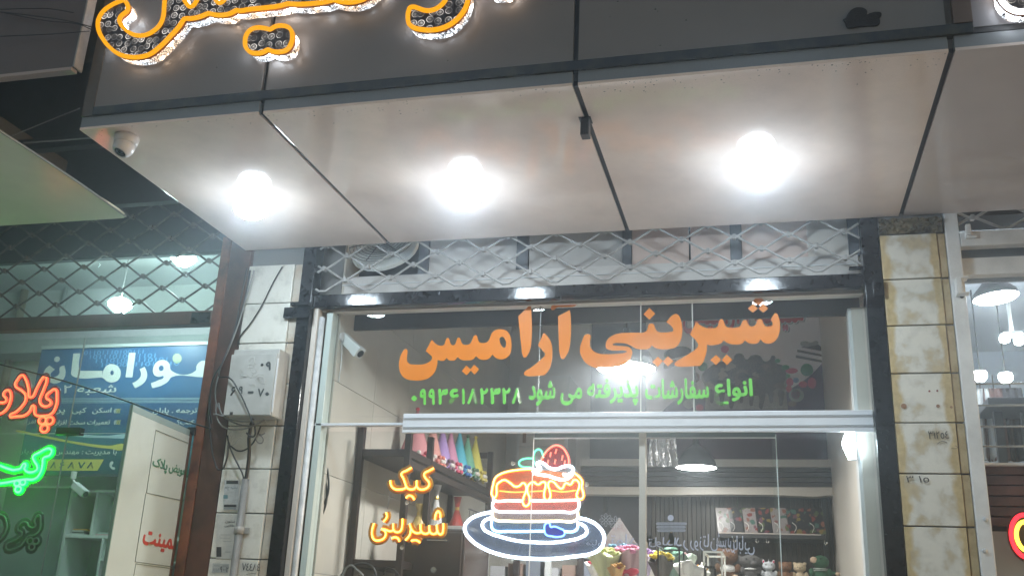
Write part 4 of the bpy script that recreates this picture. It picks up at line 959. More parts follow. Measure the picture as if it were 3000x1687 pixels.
# beige beam and jamb, soft curve at the inner corner
me = fill_mesh([[W(1700, 1426, yn).xz.to_tuple() + (C_,), W(2495, 1428, yn).xz.to_tuple() + (C_,), W(2530, 1687, yn).xz.to_tuple() + (C_,), W(2532, 1760, yn).xz.to_tuple() + (C_,), W(2482, 1760, yn).xz.to_tuple() + (C_,), W(2478, 1687, yn).xz.to_tuple(), W(2462, 1480, yn).xz.to_tuple(), W(2456, 1461, yn).xz.to_tuple(), W(2380, 1455, yn).xz.to_tuple(), W(2200, 1449, yn).xz.to_tuple(), W(1900, 1450, yn).xz.to_tuple(), W(1700, 1448, yn).xz.to_tuple() + (C_,)]], .12)
o = place(me, PY(yn - .03 + .06)); obj('beam', me, cream_wall, nc, o)
ys = 3.86
xa2, xb2 = W(1908, 1560, ys).x, W(2490, 1560, ys).x
ztop = zz(2200, 1440, ys); NS = 42; ww = (xb2 - xa2) / NS
for k in range(NS):
    box('slat', slat_m[random.randrange(3)], xa2 + k * ww + .0035, xa2 + (k + 1) * ww - .0035, ys + random.uniform(-.003, .003), ys + .05, 1.2, ztop, nc)
box('slat_backing', black_plain, xa2, xb2, ys + .056, ys + .08, 1.2, ztop, nc)
box('dark_wall', M('niche_dark', (.06, .055, .065), .5, noise=.3, nscale=2), W(1700, 1500, ys).x, xa2 - .004, ys + .03, ys + .08, 1.2, ztop, nc)
box('post', slat_m[2], W(1768, 1500, ys).x, W(1778, 1500, ys).x, ys - .01, ys + .028, zz(1770, 1500, ys), ztop + .2, nc)
box('post', M('steel_dark', (.03, .045, .05), .4), W(2408, 1500, ys - .04).x, W(2420, 1500, ys - .04).x, ys - .06, ys - .02, 1.2, zz(2410, 1450, ys - .04), nc)
# pale lighter board behind the slats at the left of the niche, tinsel, hooks
hx = [Z9(1482, 1095), Z9(1680, 1105), Z9(1770, 1095), Z9(2275, 1100)]
# shelf with patterned gift bags
sy0, sy1 = 3.52, 3.84
sh = root('wall_shelf', 'black wall shelf holding a row of patterned gift bags', 'shelf', W(2260, 1570, sy0))
zs_ = zz(2260, 1560, sy0)
box('board', black_plain, W(2105, 1562, sy0).x, W(2418, 1562, sy0).x, sy0, sy1, zs_ - .045, zs_ - .002, sh, .003)
box('front_edge', M('edge_metal', (.42, .37, .34), .3, metal=.5), W(2105, 1562, sy0).x, W(2405, 1562, sy0).x, sy0 - .004, sy0 - .0005, zs_ - .012, zs_ - .002, sh)
for q_ in hx:
    cpt = W(*q_, sy0 + .02)
    tube('hook', M('hook_metal', (.5, .48, .44), .3, metal=.8), [(cpt.x, cpt.y, zs_ - .045), (cpt.x, cpt.y, zs_ - .07), (cpt.x + .012, cpt.y - .01, zs_ - .078), (cpt.x + .02, cpt.y - .01, zs_ - .06)], .003, sh)
def bag_mat(name, base, seed):
    m, n, l, p = nodes_of(name)
    tc = n.new('ShaderNodeTexCoord'); mp = n.new('ShaderNodeMapping'); mp.inputs['Location'].default_value = (seed, seed * 2.1, seed * .7); l.new(tc.outputs['Object'], mp.inputs[0])
    nz = n.new('ShaderNodeTexNoise'); nz.inputs['Scale'].default_value = 20; l.new(mp.outputs[0], nz.inputs['Vector'])
    ad = n.new('ShaderNodeMix'); ad.data_type = 'VECTOR'; ad.inputs[0].default_value = .06; l.new(mp.outputs[0], ad.inputs[4]); l.new(nz.outputs[1], ad.inputs[5])
    vo = n.new('ShaderNodeTexVoronoi'); vo.inputs['Scale'].default_value = 22; l.new(ad.outputs[1], vo.inputs['Vector'])
    lt = n.new('ShaderNodeMath'); lt.operation = 'LESS_THAN'; lt.inputs[1].default_value = .42; l.new(vo.outputs['Distance'], lt.inputs[0])
    cr = n.new('ShaderNodeValToRGB'); cr.color_ramp.interpolation = 'CONSTANT'
    E_ = cr.color_ramp.elements; E_[0].color = (.20, .03, .025, 1); E_[1].position = .25; E_[1].color = (.22, .16, .03, 1)
    for pos, c_ in [(.45, (.05, .13, .10, 1)), (.6, (.22, .08, .05, 1)), (.78, (.15, .05, .08, 1)), (.9, (.08, .11, .035, 1))]:
        e_ = E_.new(pos); e_.color = c_
    sp = n.new('ShaderNodeSeparateColor'); l.new(vo.outputs['Color'], sp.inputs[0]); l.new(sp.outputs[0], cr.inputs[0])
    mx = n.new('ShaderNodeMix'); mx.data_type = 'RGBA'; l.new(lt.outputs[0], mx.inputs[0]); mx.inputs[6].default_value = (*base, 1); l.new(cr.outputs[0], mx.inputs[7])
    l.new(mx.outputs[2], p.inputs['Base Color']); p.inputs['Roughness'].default_value = .3
    return m
bags = [(1350, 1480, 0), (1462, 1570, 1), (1585, 1690, 0), (1705, 1815, 1), (1832, 1960, 0), (1975, 2125, 1), (2128, 2280, 1)]
blab = ['pale floral gift bag in clear wrap at the bare end of the shelf', 'black fruit-print gift bag between the wrapped bag and a pale bag', 'second pale floral gift bag along the black shelf', 'black fruit-print gift bag between two pale bags in mid shelf', 'pale floral gift bag with a dark letter on its side', 'wide black parrot-print gift bag next to the lettered pale bag', 'last black fruit-print gift bag beside the dark steel upright']
for k, (x0, x1, dark) in enumerate(bags):
    yb1 = sy0 + .03
    a = W(*Z9(x0, 1062), yb1); c2 = W(*Z9(x1, 845), yb1); tp = W(*Z9(x0, 845), yb1)
    w_ = c2.x - a.x; h_ = tp.z - zs_
    r = root('gift_bag', blab[k], 'gift bag', (a.x + w_ / 2, yb1 + .06, zs_ - .002), 'patterned gift bags')
    m = bag_mat('bag_%d' % k, (.014, .013, .017) if dark else (.26, .23, .225), k * 1.37)
    b = bmesh.new()
    lean = -.02
    vs = [b.verts.new(v) for v in [(-w_ / 2, -.02, 0), (w_ / 2, -.02, 0), (w_ / 2, .10, 0), (-w_ / 2, .10, 0), (-w_ / 2 + lean, .03, h_), (w_ / 2 + lean, .03, h_), (w_ / 2 + lean, .06, h_), (-w_ / 2 + lean, .06, h_), (w_ / 2 + .01, .04, h_ * .1), (w_ / 2 + lean - .012, .045, h_)]]
    for f in [(0, 1, 5, 4), (1, 2, 6, 5), (2, 3, 7, 6), (3, 0, 4, 7), (0, 3, 2, 1), (4, 5, 6, 7)]: b.faces.new([vs[i] for i in f])
    bmesh.ops.delete(b, geom=[vs[8], vs[9]], context='VERTS'); bmesh.ops.recalc_face_normals(b, faces=b.faces)
    obj('bag_body', b, m, r, (a.x + w_ / 2, yb1 + .03, zs_))
    hxw = a.x + w_ * .5
    tube('handle', M('cord_white', (.72, .70, .66), .5), [(hxw - .05, yb1 + .004, zs_ + h_ * .42), (hxw - .02, yb1 - .01, zs_ + h_ * .25), (hxw - .035, yb1 + .002, zs_ + h_ * .06)], .0022, r)
    if k == 4: text_px('print', ink2, 'T', *Z9(1930, 905), *Z9(1968, 955), PY(yb1 + .002), r, .0, True)
wr = obj('cellophane_wrap', blob([((0, 0, .07), (.07, .03, .07)), ((.02, 0, .14), (.04, .02, .05))], .012), ACRYLIC('cellophane', (.55, .58, .58), .13), None, W(*Z9(1425, 1062), sy0 - .02))
tag(wr, 'crumpled clear cellophane wrap in front of the first gift bag', 'wrap')

# ---- ledge with soft toys
yl0 = 3.30
zl = zz(2250, 1700, yl0)
lg = root('toy_ledge', 'dark ledge along the slatted niche carrying the soft toys', 'ledge', (0, 3.4, zl - .05))
box('board', slat_m[2], W(2090, 1700, yl0).x, XR - .002, yl0 - .06, 3.85, zl - .05, zl, lg, .004)
fur = lambda nm, c_: M(nm, c_, .95, noise=.3, nscale=40, bump=.9, bscale=120)
eye_m = M('toy_eye', (.01, .01, .01), .15)
def toy(label, px, py_top, width_px, furm, parts, extra, cat='soft toy'):
    c = W(px, 1700, yl0 + .08); s = (W(px + width_px, 1650, yl0 + .08).x - W(px, 1650, yl0 + .08).x)
    top = W(px, py_top, yl0 + .08).z; H = (top - zl)
    r = root('soft_toy', label, cat, (c.x, c.y, zl), 'soft toys in the niche')
    k = H
    me = blob([((p[0] * k, p[1] * k, p[2] * k), (p[3] * k, p[4] * k, p[5] * k)) for p in parts], k * .022)
    sx = 1.22
    for v in me.vertices: v.co.x *= sx
    obj('body', me, furm, r, (c.x, c.y, zl + .002), True)
    for nm, m, p in extra:
        obj(nm, bm_ball((0, 0, 0), 1, None, 2, (p[3] * k * sx, p[4] * k, p[5] * k)), m, r, (c.x + p[0] * k * sx, c.y + p[1] * k, zl + p[2] * k), True)
    return r
sit = [(0, 0, .26, .22, .20, .26), (-.20, -.16, .08, .10, .19, .09), (.20, -.16, .08, .10, .19, .09), (-.26, -.06, .36, .09, .10, .15), (.26, -.06, .36, .09, .10, .15)]
def bear(hr=.25): return sit + [(0, -.02, .72, hr * 1.08, hr, hr), (-.21, 0, .91, .085, .05, .085), (.21, 0, .91, .085, .05, .085), (0, -.20, .66, .12, .10, .09)]
eyes = lambda dz=.74, dx=.09, y=-.255: [('eye', eye_m, (-dx, y, dz, .024, .02, .024)), ('eye', eye_m, (dx, y, dz, .024, .02, .024))]
nose = lambda z=.70, y=-.30, m=None: [('nose', m or M('toy_nose', (.05, .025, .02), .3), (0, y, z, .04, .03, .028))]
toy('brown teddy bear in a white shirt nearest the glass display box', 2133, 1604, 60, fur('fur_brown', (.17, .085, .045)), bear(.27), eyes() + nose(.69, -.31) + [('shirt', M('shirt_white', (.62, .62, .60), .9), (0, -.015, .33, .235, .215, .17)), ('foot_pad', M('pad_cream', (.55, .44, .32), .9), (-.2, -.34, .085, .08, .03, .075)), ('foot_pad', M('pad_cream', (.55, .44, .32), .9), (.2, -.34, .085, .08, .03, .075))])
toy('grey elephant soft toy with wide ears and a bib', 2200, 1622, 60, fur('fur_grey', (.115, .11, .108)), sit + [(0, -.02, .72, .36, .25, .25), (-.36, .04, .78, .14, .05, .17), (.36, .04, .70, .12, .05, .15), (.12, -.24, .62, .10, .12, .09)], eyes(.80, .12, -.255) + [('bib', M('shirt_white', (.62, .62, .60), .9), (0, -.15, .43, .20, .08, .045))])
un = toy('white unicorn soft toy with pink ears and silver horn', 2254, 1640, 55, fur('fur_white', (.58, .60, .62)), sit + [(0, -.02, .70, .27, .24, .24), (-.20, 0, .93, .06, .04, .10), (.20, 0, .93, .06, .04, .10), (0, -.18, .62, .17, .12, .12)], eyes(.78, .11, -.235) + [('ear_lining', p_pink, (-.20, -.035, .93, .035, .02, .065)), ('ear_lining', p_pink, (.20, -.035, .93, .035, .02, .065)), ('leg_sock', M('sock_blue', (.30, .45, .55), .9), (-.2, -.3, .08, .105, .08, .095)), ('leg_sock', M('sock_blue', (.30, .45, .55), .9), (.2, -.3, .08, .105, .08, .095))])
u0 = wl_of(un)
kz = (W(2254, 1640, yl0 + .08).z - zl)
obj('horn', bm_cyl((0, 0, 0), (0, 0, .16 * kz), .035 * kz, .003 * kz, 12), M('silver', (.6, .6, .62), .3, metal=.7), un, (u0.x, u0.y - .06 * kz, zl + .92 * kz))
toy('small tan teddy bear leaning behind the cream bear', 2302, 1644, 45, fur('fur_tan', (.25, .125, .065)), bear(.27), eyes() + nose())
toy('cream teddy bear beside the green dinosaur', 2345, 1646, 50, fur('fur_cream', (.62, .49, .33)), bear(.26), eyes() + nose())
toy('green dinosaur soft toy with a striped collar and cream snout', 2405, 1625, 55, fur('fur_green', (.045, .14, .075)), sit + [(.02, -.02, .74, .26, .24, .25), (-.12, -.16, .76, .16, .14, .15), (.40, -.05, .35, .12, .08, .07)], [('snout', M('snout_cream', (.62, .45, .32), .9), (-.19, -.25, .80, .11, .07, .12)), ('eye', eye_m, (.02, -.25, .86, .022, .02, .022)), ('collar', M('collar_stripe', (.55, .6, .55), .9), (0, -.02, .50, .23, .215, .03)), ('collar', M('collar_stripe', (.55, .6, .55), .9), (0, -.02, .44, .245, .225, .02)), ('paw', MATS['snout_cream'], (.50, -.1, .34, .08, .07, .075))])

# ---- pendant lamps
def pendant(label, px, py, wpx, y, ztop, strength, nm):
    c = W(px, py, y); rad = (W(px + wpx / 2, py, y) - c).length * .97
    r = root('pendant_lamp', label, 'lamp', (c.x, c.y, ztop), 'pendant lamps')
    shade = M('shade_black', (.018, .022, .030), .3)
    obj('shade', bm_lathe([(rad, 0), (rad * .99, rad * .10), (rad * .93, rad * .32), (rad * .80, rad * .58), (rad * .58, rad * .84), (rad * .34, rad * 1.02), (rad * .2, rad * 1.10), (rad * .13, rad * 1.25), (rad * .12, rad * 1.45), (0, rad * 1.46)], 36), shade, r, c, True)
    obj('diffuser', bm_lathe([(0, rad * .03), (rad * .975, rad * .015)], 36), EM(nm, (1.0, .98, .95), strength), r, c)
    obj('cord', bm_cyl((0, 0, rad * 1.46), (0, 0, ztop - c.z), .006, seg=8), cable_black, r, c)
    return c, rad
pendant('near black pendant lamp, its lit disc crossing the orange lettering', 1835, 1081, 176, 0.95, 4.80, 165.0, 'pendant_glow')
pendant('black dome pendant lamp hanging under the window header', 2040, 1370, 125, 3.0, 4.80, 34.0, 'pendant_glow_far')
# glowing spindle added on the right jamb in place of a white flare
c = W(2486, 1300, .185)
sp = root('flare_spindle', 'bright slim white spindle in place of a flare on the cream jamb under the header end', 'lamp', (c.x, .2, c.z - .08))
obj('housing', bm_box((.014, .022, 0), (.045, .02, .15), .004), white_metal, sp, c)
obj('lit_face', bm_lathe([(0, -.075), (.012, -.055), (.026, -.02), (.030, 0), (.026, .02), (.012, .05), (0, .07)], 16), EM('flare_glow', (.75, .9, 1.0), 40.0), sp, c, True)

# ---- bullet camera on the tiled wall
m0 = WX(978, 972, XL)
m0.y = max(m0.y, .2)
bc = root('bullet_camera', 'white bullet security camera on the tiled left wall', 'camera', m0)
q0, q1 = W(1003, 985, m0.y + .05), W(1052, 1032, m0.y + .02)
q1.y = q0.y - .03
dr = (q1 - q0).normalized(); L_ = (q1 - q0).length
obj('arm', bm_cyl(m0 + Vector((.0, 0, .004)), q0 + Vector((0, 0, .01)), .010, seg=12), wplastic, bc)
obj('mount', bm_cyl(m0, m0 + Vector((.012, 0, 0)), .026, seg=18), wplastic, bc)
mtx = dr.to_track_quat('Z', 'Y').to_matrix()
obj('housing', bm_box((0, 0, 0), (.058, .058, L_), .008, mtx), M('cam_body', (.66, .68, .67), .3), bc, q0 + (q1 - q0) * .5)
obj('sun_visor', bm_box((0, 0, 0), (.064, .064, L_ * .28), .006, mtx), M('cam_body', (.66, .68, .67), .3), bc, q0 + dr * (L_ * .93))
obj('lens', bm_cyl((0, 0, 0), dr * .004, .022, seg=18), M('lens_black', (.02, .022, .025), .08), bc, q0 + dr * (L_ * 1.07 + .001))
tube('lead', MATS['pipe_white'], [m0 + Vector((.006, 0, -.01)), m0 + Vector((.012, .01, -.15)), m0 + Vector((.006, .01, -.26))], .003, bc)

# ---- cords beside the jamb
def icable(label, pts, y, r, zf=Z6, mat=cable_black): return cable(label, pts, zf, y, r, mat, 'cable')
icable('black power cord looping outermost beside the white jamb', [(955, 450), (1010, 510), (1035, 620), (1025, 780), (960, 900), (880, 1050), (838, 1200), (835, 1320), (870, 1410), (905, 1449)], .2, .006)
icable('second black power cord crossing the first beside the jamb', [(950, 450), (985, 540), (1018, 680), (1018, 820), (990, 920), (930, 1060), (880, 1230), (875, 1350), (905, 1449)], .205, .006)
icable('cable tangle lying at the foot of the tiled wall', [(1140, 1445), (1180, 1400), (1260, 1355), (1340, 1345), (1400, 1370), (1430, 1430), (1440, 1500)], .25, .007)
icable('thin cord arching at the foot of the dark cabinet', [(1500, 1440), (1520, 1390), (1560, 1385), (1620, 1430), (1640, 1500)], .25, .004)
icable('bent grey cable crossing the cable tangle', [(1150, 1449), (1215, 1360), (1280, 1400), (1330, 1449)], .24, .006, mat=cable_grey)
c = W(920, 1512, .2)
ad_ = root('power_adapter', 'small dark green power adapter with copper label beside the jamb', 'adapter', (c.x, .2, c.z - .055))
obj('case', bm_box((0, 0, 0), (.042, .03, .105), .006, Matrix.Rotation(.12, 3, 'Y')), M('case_green', (.04, .06, .05), .4), ad_, c)
obj('label_plate', bm_box((.006, -.0165, .004), (.024, .002, .05), 0, Matrix.Rotation(.12, 3, 'Y')), M('copper', (.42, .24, .12), .4), ad_, c)
tube('lead', cable_black, [c + Vector((0, 0, .05)), c + Vector((-.004, 0, .09)), c + Vector((-.004, 0, .11))], .003, ad_)
# ================================================================== NEON SIGNS IN THE WINDOW
Z7 = zoom(1050, 1250, .30160)
YN = 0.20
def neon(r, strokes, zf, y, rad, jacket, core, cyclic=False, core_r=.55, name='tube'):
    for s in strokes:
        P = [W(*zf(*p), y) for p in s]
        t = tube(name, jacket, P, rad, r, 2, cyclic)
        if core is not None:
            tube('glow_core', core, [Vector((p.x, p.y - rad * .62, p.z)) for p in P], rad * core_r, t, 2, cyclic)
def backing(r, strokes, zf, y, rad, mat, cyclic=False):
    paths = []
    o = wl_of(r)
    for s in strokes: paths.append([W(*zf(*p), y) - o for p in s])
    me = tube_mesh(paths, rad, 2, cyclic)
    for v in me.vertices:
        v.co.y = (v.co.y - (y - o.y)) * .12 + (y - o.y)
    obj('backing', me, mat, r, o)
j_or = EM('neon_orange', (1.0, .23, .002), 1.9); k_or = EM('neon_orange_core', (1.0, .60, .10), 4.0)
back_or = ACRYLIC('backing_amber', (.52, .27, .02), .9)
w1 = [[(733, 402), (690, 425), (642, 457), (650, 490), (688, 540), (685, 575), (655, 600), (600, 606), (575, 585), (568, 520)],
      [(568, 575), (545, 600), (505, 606), (475, 590), (455, 540), (435, 490), (420, 462), (428, 445), (470, 425), (518, 397)],
      [(472, 580), (450, 598), (400, 608), (350, 600), (322, 570), (312, 520)], [(465, 690), (488, 668), (520, 672), (545, 705)]]
w2 = [[(828, 935), (825, 1000), (815, 1035), (790, 1040), (770, 1010), (763, 950)], [(770, 1010), (750, 1035), (715, 1035), (695, 1010), (690, 955)],
      [(695, 1010), (680, 1030), (640, 1035), (615, 1015), (605, 945)], [(615, 1015), (590, 1030), (540, 1018), (512, 980), (500, 940)], [(514, 985), (500, 1050), (460, 1100)],
      [(432, 890), (428, 960), (410, 1010), (370, 1020), (345, 1000), (340, 940)], [(345, 1000), (318, 1012), (262, 996), (228, 990)], [(228, 990), (262, 1012), (268, 1045), (250, 1080), (210, 1100), (160, 1095), (137, 1055), (137, 1000), (155, 935)],
      [(745, 900), (758, 840), (775, 820), (795, 840), (797, 880)], [(515, 1105), (545, 1098), (580, 1105), (600, 1122)], [(325, 1080), (360, 1070), (390, 1085), (402, 1112)], [(272, 830), (280, 870), (247, 920)]]
for strokes, lab, base in [(w1, 'orange neon word for cake hanging in the window', (520, 720)), (w2, 'longer orange neon word under the shorter one', (480, 1140))]:
    r = root('neon_word', lab, 'neon sign', W(*Z7(*base), YN), 'orange neon words')
    neon(r, strokes, Z7, YN, .0078, j_or, k_or)
    backing(r, strokes, Z7, YN + .012, .0225, back_or)
wr1 = tag(tube('sign_wire', cable_grey, [W(*Z7(305, 640), YN + .01), W(*Z7(283, 800), YN + .01)], .0016), 'thin wire joining the two orange neon words', 'wire')

ck = root('neon_cake', 'big multicoloured neon layer cake on a plate in the window', 'neon sign', W(1560, 1640, YN))
W_ = EM
white_n = (EM('neon_white', (.72, .86, 1.0), 4.0), EM('neon_white_core', (.90, .96, 1), 13))
def NC(nm, c, s=2.4): return EM(nm, c, s)
icing = [[(1700, 408), (1580, 415), (1450, 435), (1370, 465), (1330, 500), (1312, 560), (1300, 620), (1300, 660), (1325, 685), (1345, 650), (1345, 600), (1350, 560), (1375, 535), (1420, 515), (1470, 540), (1530, 580), (1570, 570), (1600, 545), (1625, 560), (1630, 620), (1605, 690), (1600, 740), (1630, 768), (1660, 745), (1665, 690), (1645, 630), (1650, 575), (1675, 545), (1700, 535), (1750, 560), (1790, 535), (1815, 540), (1815, 600), (1805, 650), (1815, 700), (1840, 712), (1865, 680), (1860, 620), (1845, 560), (1860, 530), (1890, 530), (1940, 580), (1975, 600), (2020, 545), (2060, 560), (2100, 515), (2140, 535), (2145, 590), (2125, 640), (2125, 680), (2150, 700), (2180, 690), (2185, 640), (2170, 590), (2175, 530), (2150, 490), (2100, 450)]]
plate_o = [[(1300, 825), (1180, 850), (1080, 900), (1035, 960), (1040, 1020), (1090, 1090), (1200, 1170), (1350, 1230), (1500, 1262), (1700, 1278), (1900, 1278), (2100, 1255), (2268, 1227), (2358, 1170), (2384, 1104), (2381, 1038), (2324, 958), (2235, 905), (2135, 882)]]
plate_i = [[(1300, 880), (1240, 900), (1205, 940), (1215, 985), (1280, 1030), (1400, 1070), (1550, 1105), (1700, 1118), (1900, 1120), (2050, 1100), (2160, 1070), (2215, 1030), (2215, 990), (2180, 950), (2140, 935)]]
layers = [([[(1310, 690), (1320, 710), (1450, 715), (1600, 718)], [(1668, 716), (1900, 715), (2130, 708)]], (1, .62, .55)),
          ([[(1310, 725), (1303, 775), (1328, 808), (1450, 822), (1700, 825), (1950, 822), (2120, 812), (2142, 775), (2140, 715)]], (.75, .85, 1)),
          ([[(1305, 818), (1303, 868), (1328, 898), (1450, 912), (1700, 915), (1950, 912), (2110, 905), (2132, 870), (2130, 820)]], (1, .80, .45)),
          ([[(1295, 908), (1295, 970), (1320, 1003), (1450, 1012), (1700, 1012), (1808, 1010)], [(2005, 1015), (2090, 1013), (2125, 985), (2132, 918)]], (.30, .72, 1))]
bk = ACRYLIC('backing_clear', (.45, .43, .46), .16)
outl = [(1318, 470, C_), (1450, 420), (1560, 400), (1545, 350), (1600, 295), (1690, 290), (1700, 235), (1750, 195), (1800, 235), (1850, 195), (1930, 160), (2000, 190), (2060, 290), (2075, 365), (2115, 410), (2200, 510), (2210, 640), (2195, 720), (2165, 760), (2155, 870), (2250, 890), (2350, 950), (2410, 1040), (2405, 1120), (2370, 1190), (2280, 1245), (2100, 1280), (1900, 1305), (1700, 1305), (1500, 1290), (1350, 1255), (1190, 1195), (1070, 1105), (1015, 1020), (1012, 960), (1060, 885), (1170, 828), (1280, 800), (1280, 700), (1275, 620), (1290, 540)]
flat('backing', bk, [outl], PY(YN + .022), .004, ck, Z7)
pfill = ACRYLIC('plate_glow_fill', (.085, .105, .16), .62)
flat('plate_glow_tint', pfill, [[(1290, 815), (1180, 842), (1070, 890), (1020, 955), (1025, 1025), (1080, 1100), (1195, 1185), (1350, 1245), (1500, 1278), (1700, 1294), (1900, 1294), (2100, 1270), (2275, 1240), (2370, 1180), (2398, 1108), (2395, 1035), (2335, 945), (2240, 892), (2150, 870), (2140, 1000), (2090, 1025), (1700, 1025), (1330, 1015), (1290, 980)]], PY(YN + .016), .004, ck, Z7)  # tubes' glow on the acrylic, put into a dark blue tint
flat('icing_glow_tint', ACRYLIC('glow_amber', (.80, .22, .04), .38), [[(1325, 520), (1450, 450), (1600, 425), (1900, 430), (2100, 470), (2165, 540), (2120, 690), (1900, 690), (1840, 690), (1500, 690), (1330, 685), (1312, 640)]], PY(YN + .017), .003, ck, Z7)  # neon's orange glow is baked into this board's colour
flat('layer_glow_tint', ACRYLIC('glow_rose', (.70, .16, .12), .38), [[(1318, 712, C_), (2132, 712, C_), (2132, 815, C_), (1318, 815, C_)]], PY(YN + .017), .003, ck, Z7, False)  # layer boards tinted to carry the neon's coloured glow
flat('layer_glow_tint', ACRYLIC('glow_mauve', (.34, .26, .28), .4), [[(1312, 826, C_), (2128, 826, C_), (2128, 905, C_), (1312, 905, C_)]], PY(YN + .0172), .003, ck, Z7, False)
flat('layer_glow_tint', ACRYLIC('glow_blue', (.08, .18, .36), .5), [[(1302, 920, C_), (2126, 920, C_), (2120, 1005, C_), (1310, 1005, C_)]], PY(YN + .0115), .003, ck, Z7, False)
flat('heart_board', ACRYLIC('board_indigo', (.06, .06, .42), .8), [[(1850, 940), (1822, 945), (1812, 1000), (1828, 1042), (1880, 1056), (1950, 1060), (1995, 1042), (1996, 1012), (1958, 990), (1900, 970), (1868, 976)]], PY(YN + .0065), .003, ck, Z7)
neon(ck, icing, Z7, YN, .0078, NC('neon_amber', (1, .24, .003), 2.6), EM('neon_amber_core', (1, .66, .16), 5))
neon(ck, plate_o, Z7, YN, .0085, *white_n); neon(ck, plate_i, Z7, YN, .0078, *white_n)
for k, (st_, c_) in enumerate(layers): neon(ck, st_, Z7, YN, .0070, NC('neon_layer%d' % k, c_, 2.6), EM('neon_layer_core%d' % k, tuple(.5 + .5 * v for v in c_), 5))
neon(ck, [[(1370, 620), (1500, 632), (1612, 630)], [(1665, 627), (1800, 620)], [(1870, 615), (1980, 628), (2112, 615)]], Z7, YN, .0035, NC('neon_amber_thin', (1, .55, .10), 1.6), None)
neon(ck, [[(1855, 935), (1820, 940), (1808, 1000), (1825, 1045), (1880, 1060), (1950, 1065), (2000, 1045), (2000, 1010), (1960, 985), (1900, 965), (1870, 970)]], Z7, YN, .005, NC('neon_blue', (.10, .30, 1), 2.4), EM('neon_blue_core', (.25, .6, 1), 2.5), True)
neon(ck, [[(1775, 330), (1800, 280), (1850, 215), (1920, 180), (1980, 200), (2025, 260), (2045, 320), (2045, 365)]], Z7, YN, .0062, NC('neon_red', (1, .07, .05), 1.6), EM('neon_red_core', (1, .30, .18), 2.0))
neon(ck, [[(1870, 245), (1862, 290)], [(1925, 215), (1912, 258)], [(1845, 320), (1838, 360)], [(1915, 315), (1905, 360)], [(1985, 275), (1975, 325)], [(2008, 325), (2000, 365)]], Z7, YN, .0040, NC('neon_seed', (1, .22, .14), 1.8), None)
neon(ck, [[(1755, 425), (1770, 405), (1735, 365), (1745, 345), (1790, 350), (1850, 395), (1920, 410), (1990, 385), (2050, 380), (2085, 405), (2075, 440), (2040, 460), (1985, 460)], [(1755, 425), (1697, 425), (1720, 450), (1780, 465), (1850, 475), (1920, 500), (1980, 510), (2040, 495), (2080, 450), (2085, 410)]], Z7, YN, .0078, *white_n)
neon(ck, [[(1690, 305), (1620, 308), (1570, 330), (1560, 355), (1590, 385), (1650, 392), (1698, 396)], [(1735, 372), (1710, 350), (1700, 310), (1705, 260), (1740, 220), (1770, 225), (1790, 265), (1797, 300)]], Z7, YN, .0055, NC('neon_green', (.05, .85, .42), 1.5), EM('neon_green_core', (.25, 1, .65), 1.6))
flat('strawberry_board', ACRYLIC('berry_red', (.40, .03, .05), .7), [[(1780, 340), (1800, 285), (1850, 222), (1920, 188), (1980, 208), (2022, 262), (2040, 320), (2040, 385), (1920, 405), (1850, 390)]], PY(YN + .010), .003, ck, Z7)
# suction cups that hold the signs on the glass
for k, (px, py) in enumerate([(1505, 1358), (1720, 1420), (1503, 1636), (1180, 1603), (1195, 1472)]):
    c = W(px, py, YG + .03)
    cup = obj('suction_cup', bm_lathe([(.012, -.012), (.008, -.006), (.004, -.001), (.0045, .006), (0, .007)], 14, None, align((0, 1, 0))), ACRYLIC('cup_clear', (.7, .68, .6), .45), None, c)
    tag(cup, ['clear suction cup left of the neon leaf', 'clear suction cup right of the neon cake layers', 'clear suction cup under the neon plate', 'clear suction cup under the longer neon word', 'clear suction cup between the two neon words'][k], 'suction cup', 'suction cups on the glass')

# ---- white stickers on the lower panes (they read from inside)
stk = M('sticker_white', (.62, .63, .78), .5)
ys_ = YG + .0225 + .012
PS = PY(YG + .0352)
wl_ = root('window_script', 'white mirrored Persian script on the lower panes above the toys', 'lettering', W(2000, 1625, YG + .036))
for s, x0, y0, x1, y1 in [('بابایی', 2148, 1568, 2210, 1625), ('شیرین', 2100, 1558, 2152, 1618), ('روزتان', 2022, 1562, 2102, 1614), ('در', 1980, 1573, 2016, 1612), ('ولدا', 1922, 1572, 1980, 1604), ('تا', 1900, 1572, 1924, 1602)]:
    text_px('word', stk, s, x0, y0, x1, y1, PS, wl_, .004, mirror=True)
PS2 = PY(YG + .0104)
wl2 = root('window_script', 'faint white mirrored script on the pane beside the neon plate', 'lettering', W(1780, 1600, YG + .011))
for s, x0, y0, x1, y1 in [('تولد', 1790, 1562, 1868, 1605), ('مبارک', 1718, 1580, 1786, 1602)]:
    text_px('word', M('sticker_faint', (.42, .44, .55), .5), s, x0, y0, x1, y1, PS2, wl2, .0, mirror=True)
hs = root('hours_sticker', 'white dot over three pill-shaped text bars stuck on the pane', 'sticker', W(1965, 1556, YG + .036))
flat('dot', stk, [[(1965 + 9 * math.cos(t * .785), 1516 + 9 * math.sin(t * .785)) for t in range(8)]], PS, .0008, hs)
for k, (y0, xa_, xb_) in enumerate([(1529, 1921, 2013), (1539, 1923, 2009), (1549, 1925, 2009)]):
    flat('bar', M('sticker_bar', (.40, .41, .50), .5), [[(xa_, y0 + 4), (xa_ + 4, y0, C_), (xb_ - 4, y0, C_), (xb_, y0 + 4), (xb_ - 4, y0 + 8, C_), (xa_ + 4, y0 + 8, C_)]], PS, .0006, hs)
    text_px('print', M('sticker_ink', (.12, .12, .16), .6), 'ساعات کاری فروشگاه', xa_ + 8, y0 + 1.5, xb_ - 8, y0 + 6.8, PS, hs, .0, mirror=True, depth=.0008, thick=.0004)
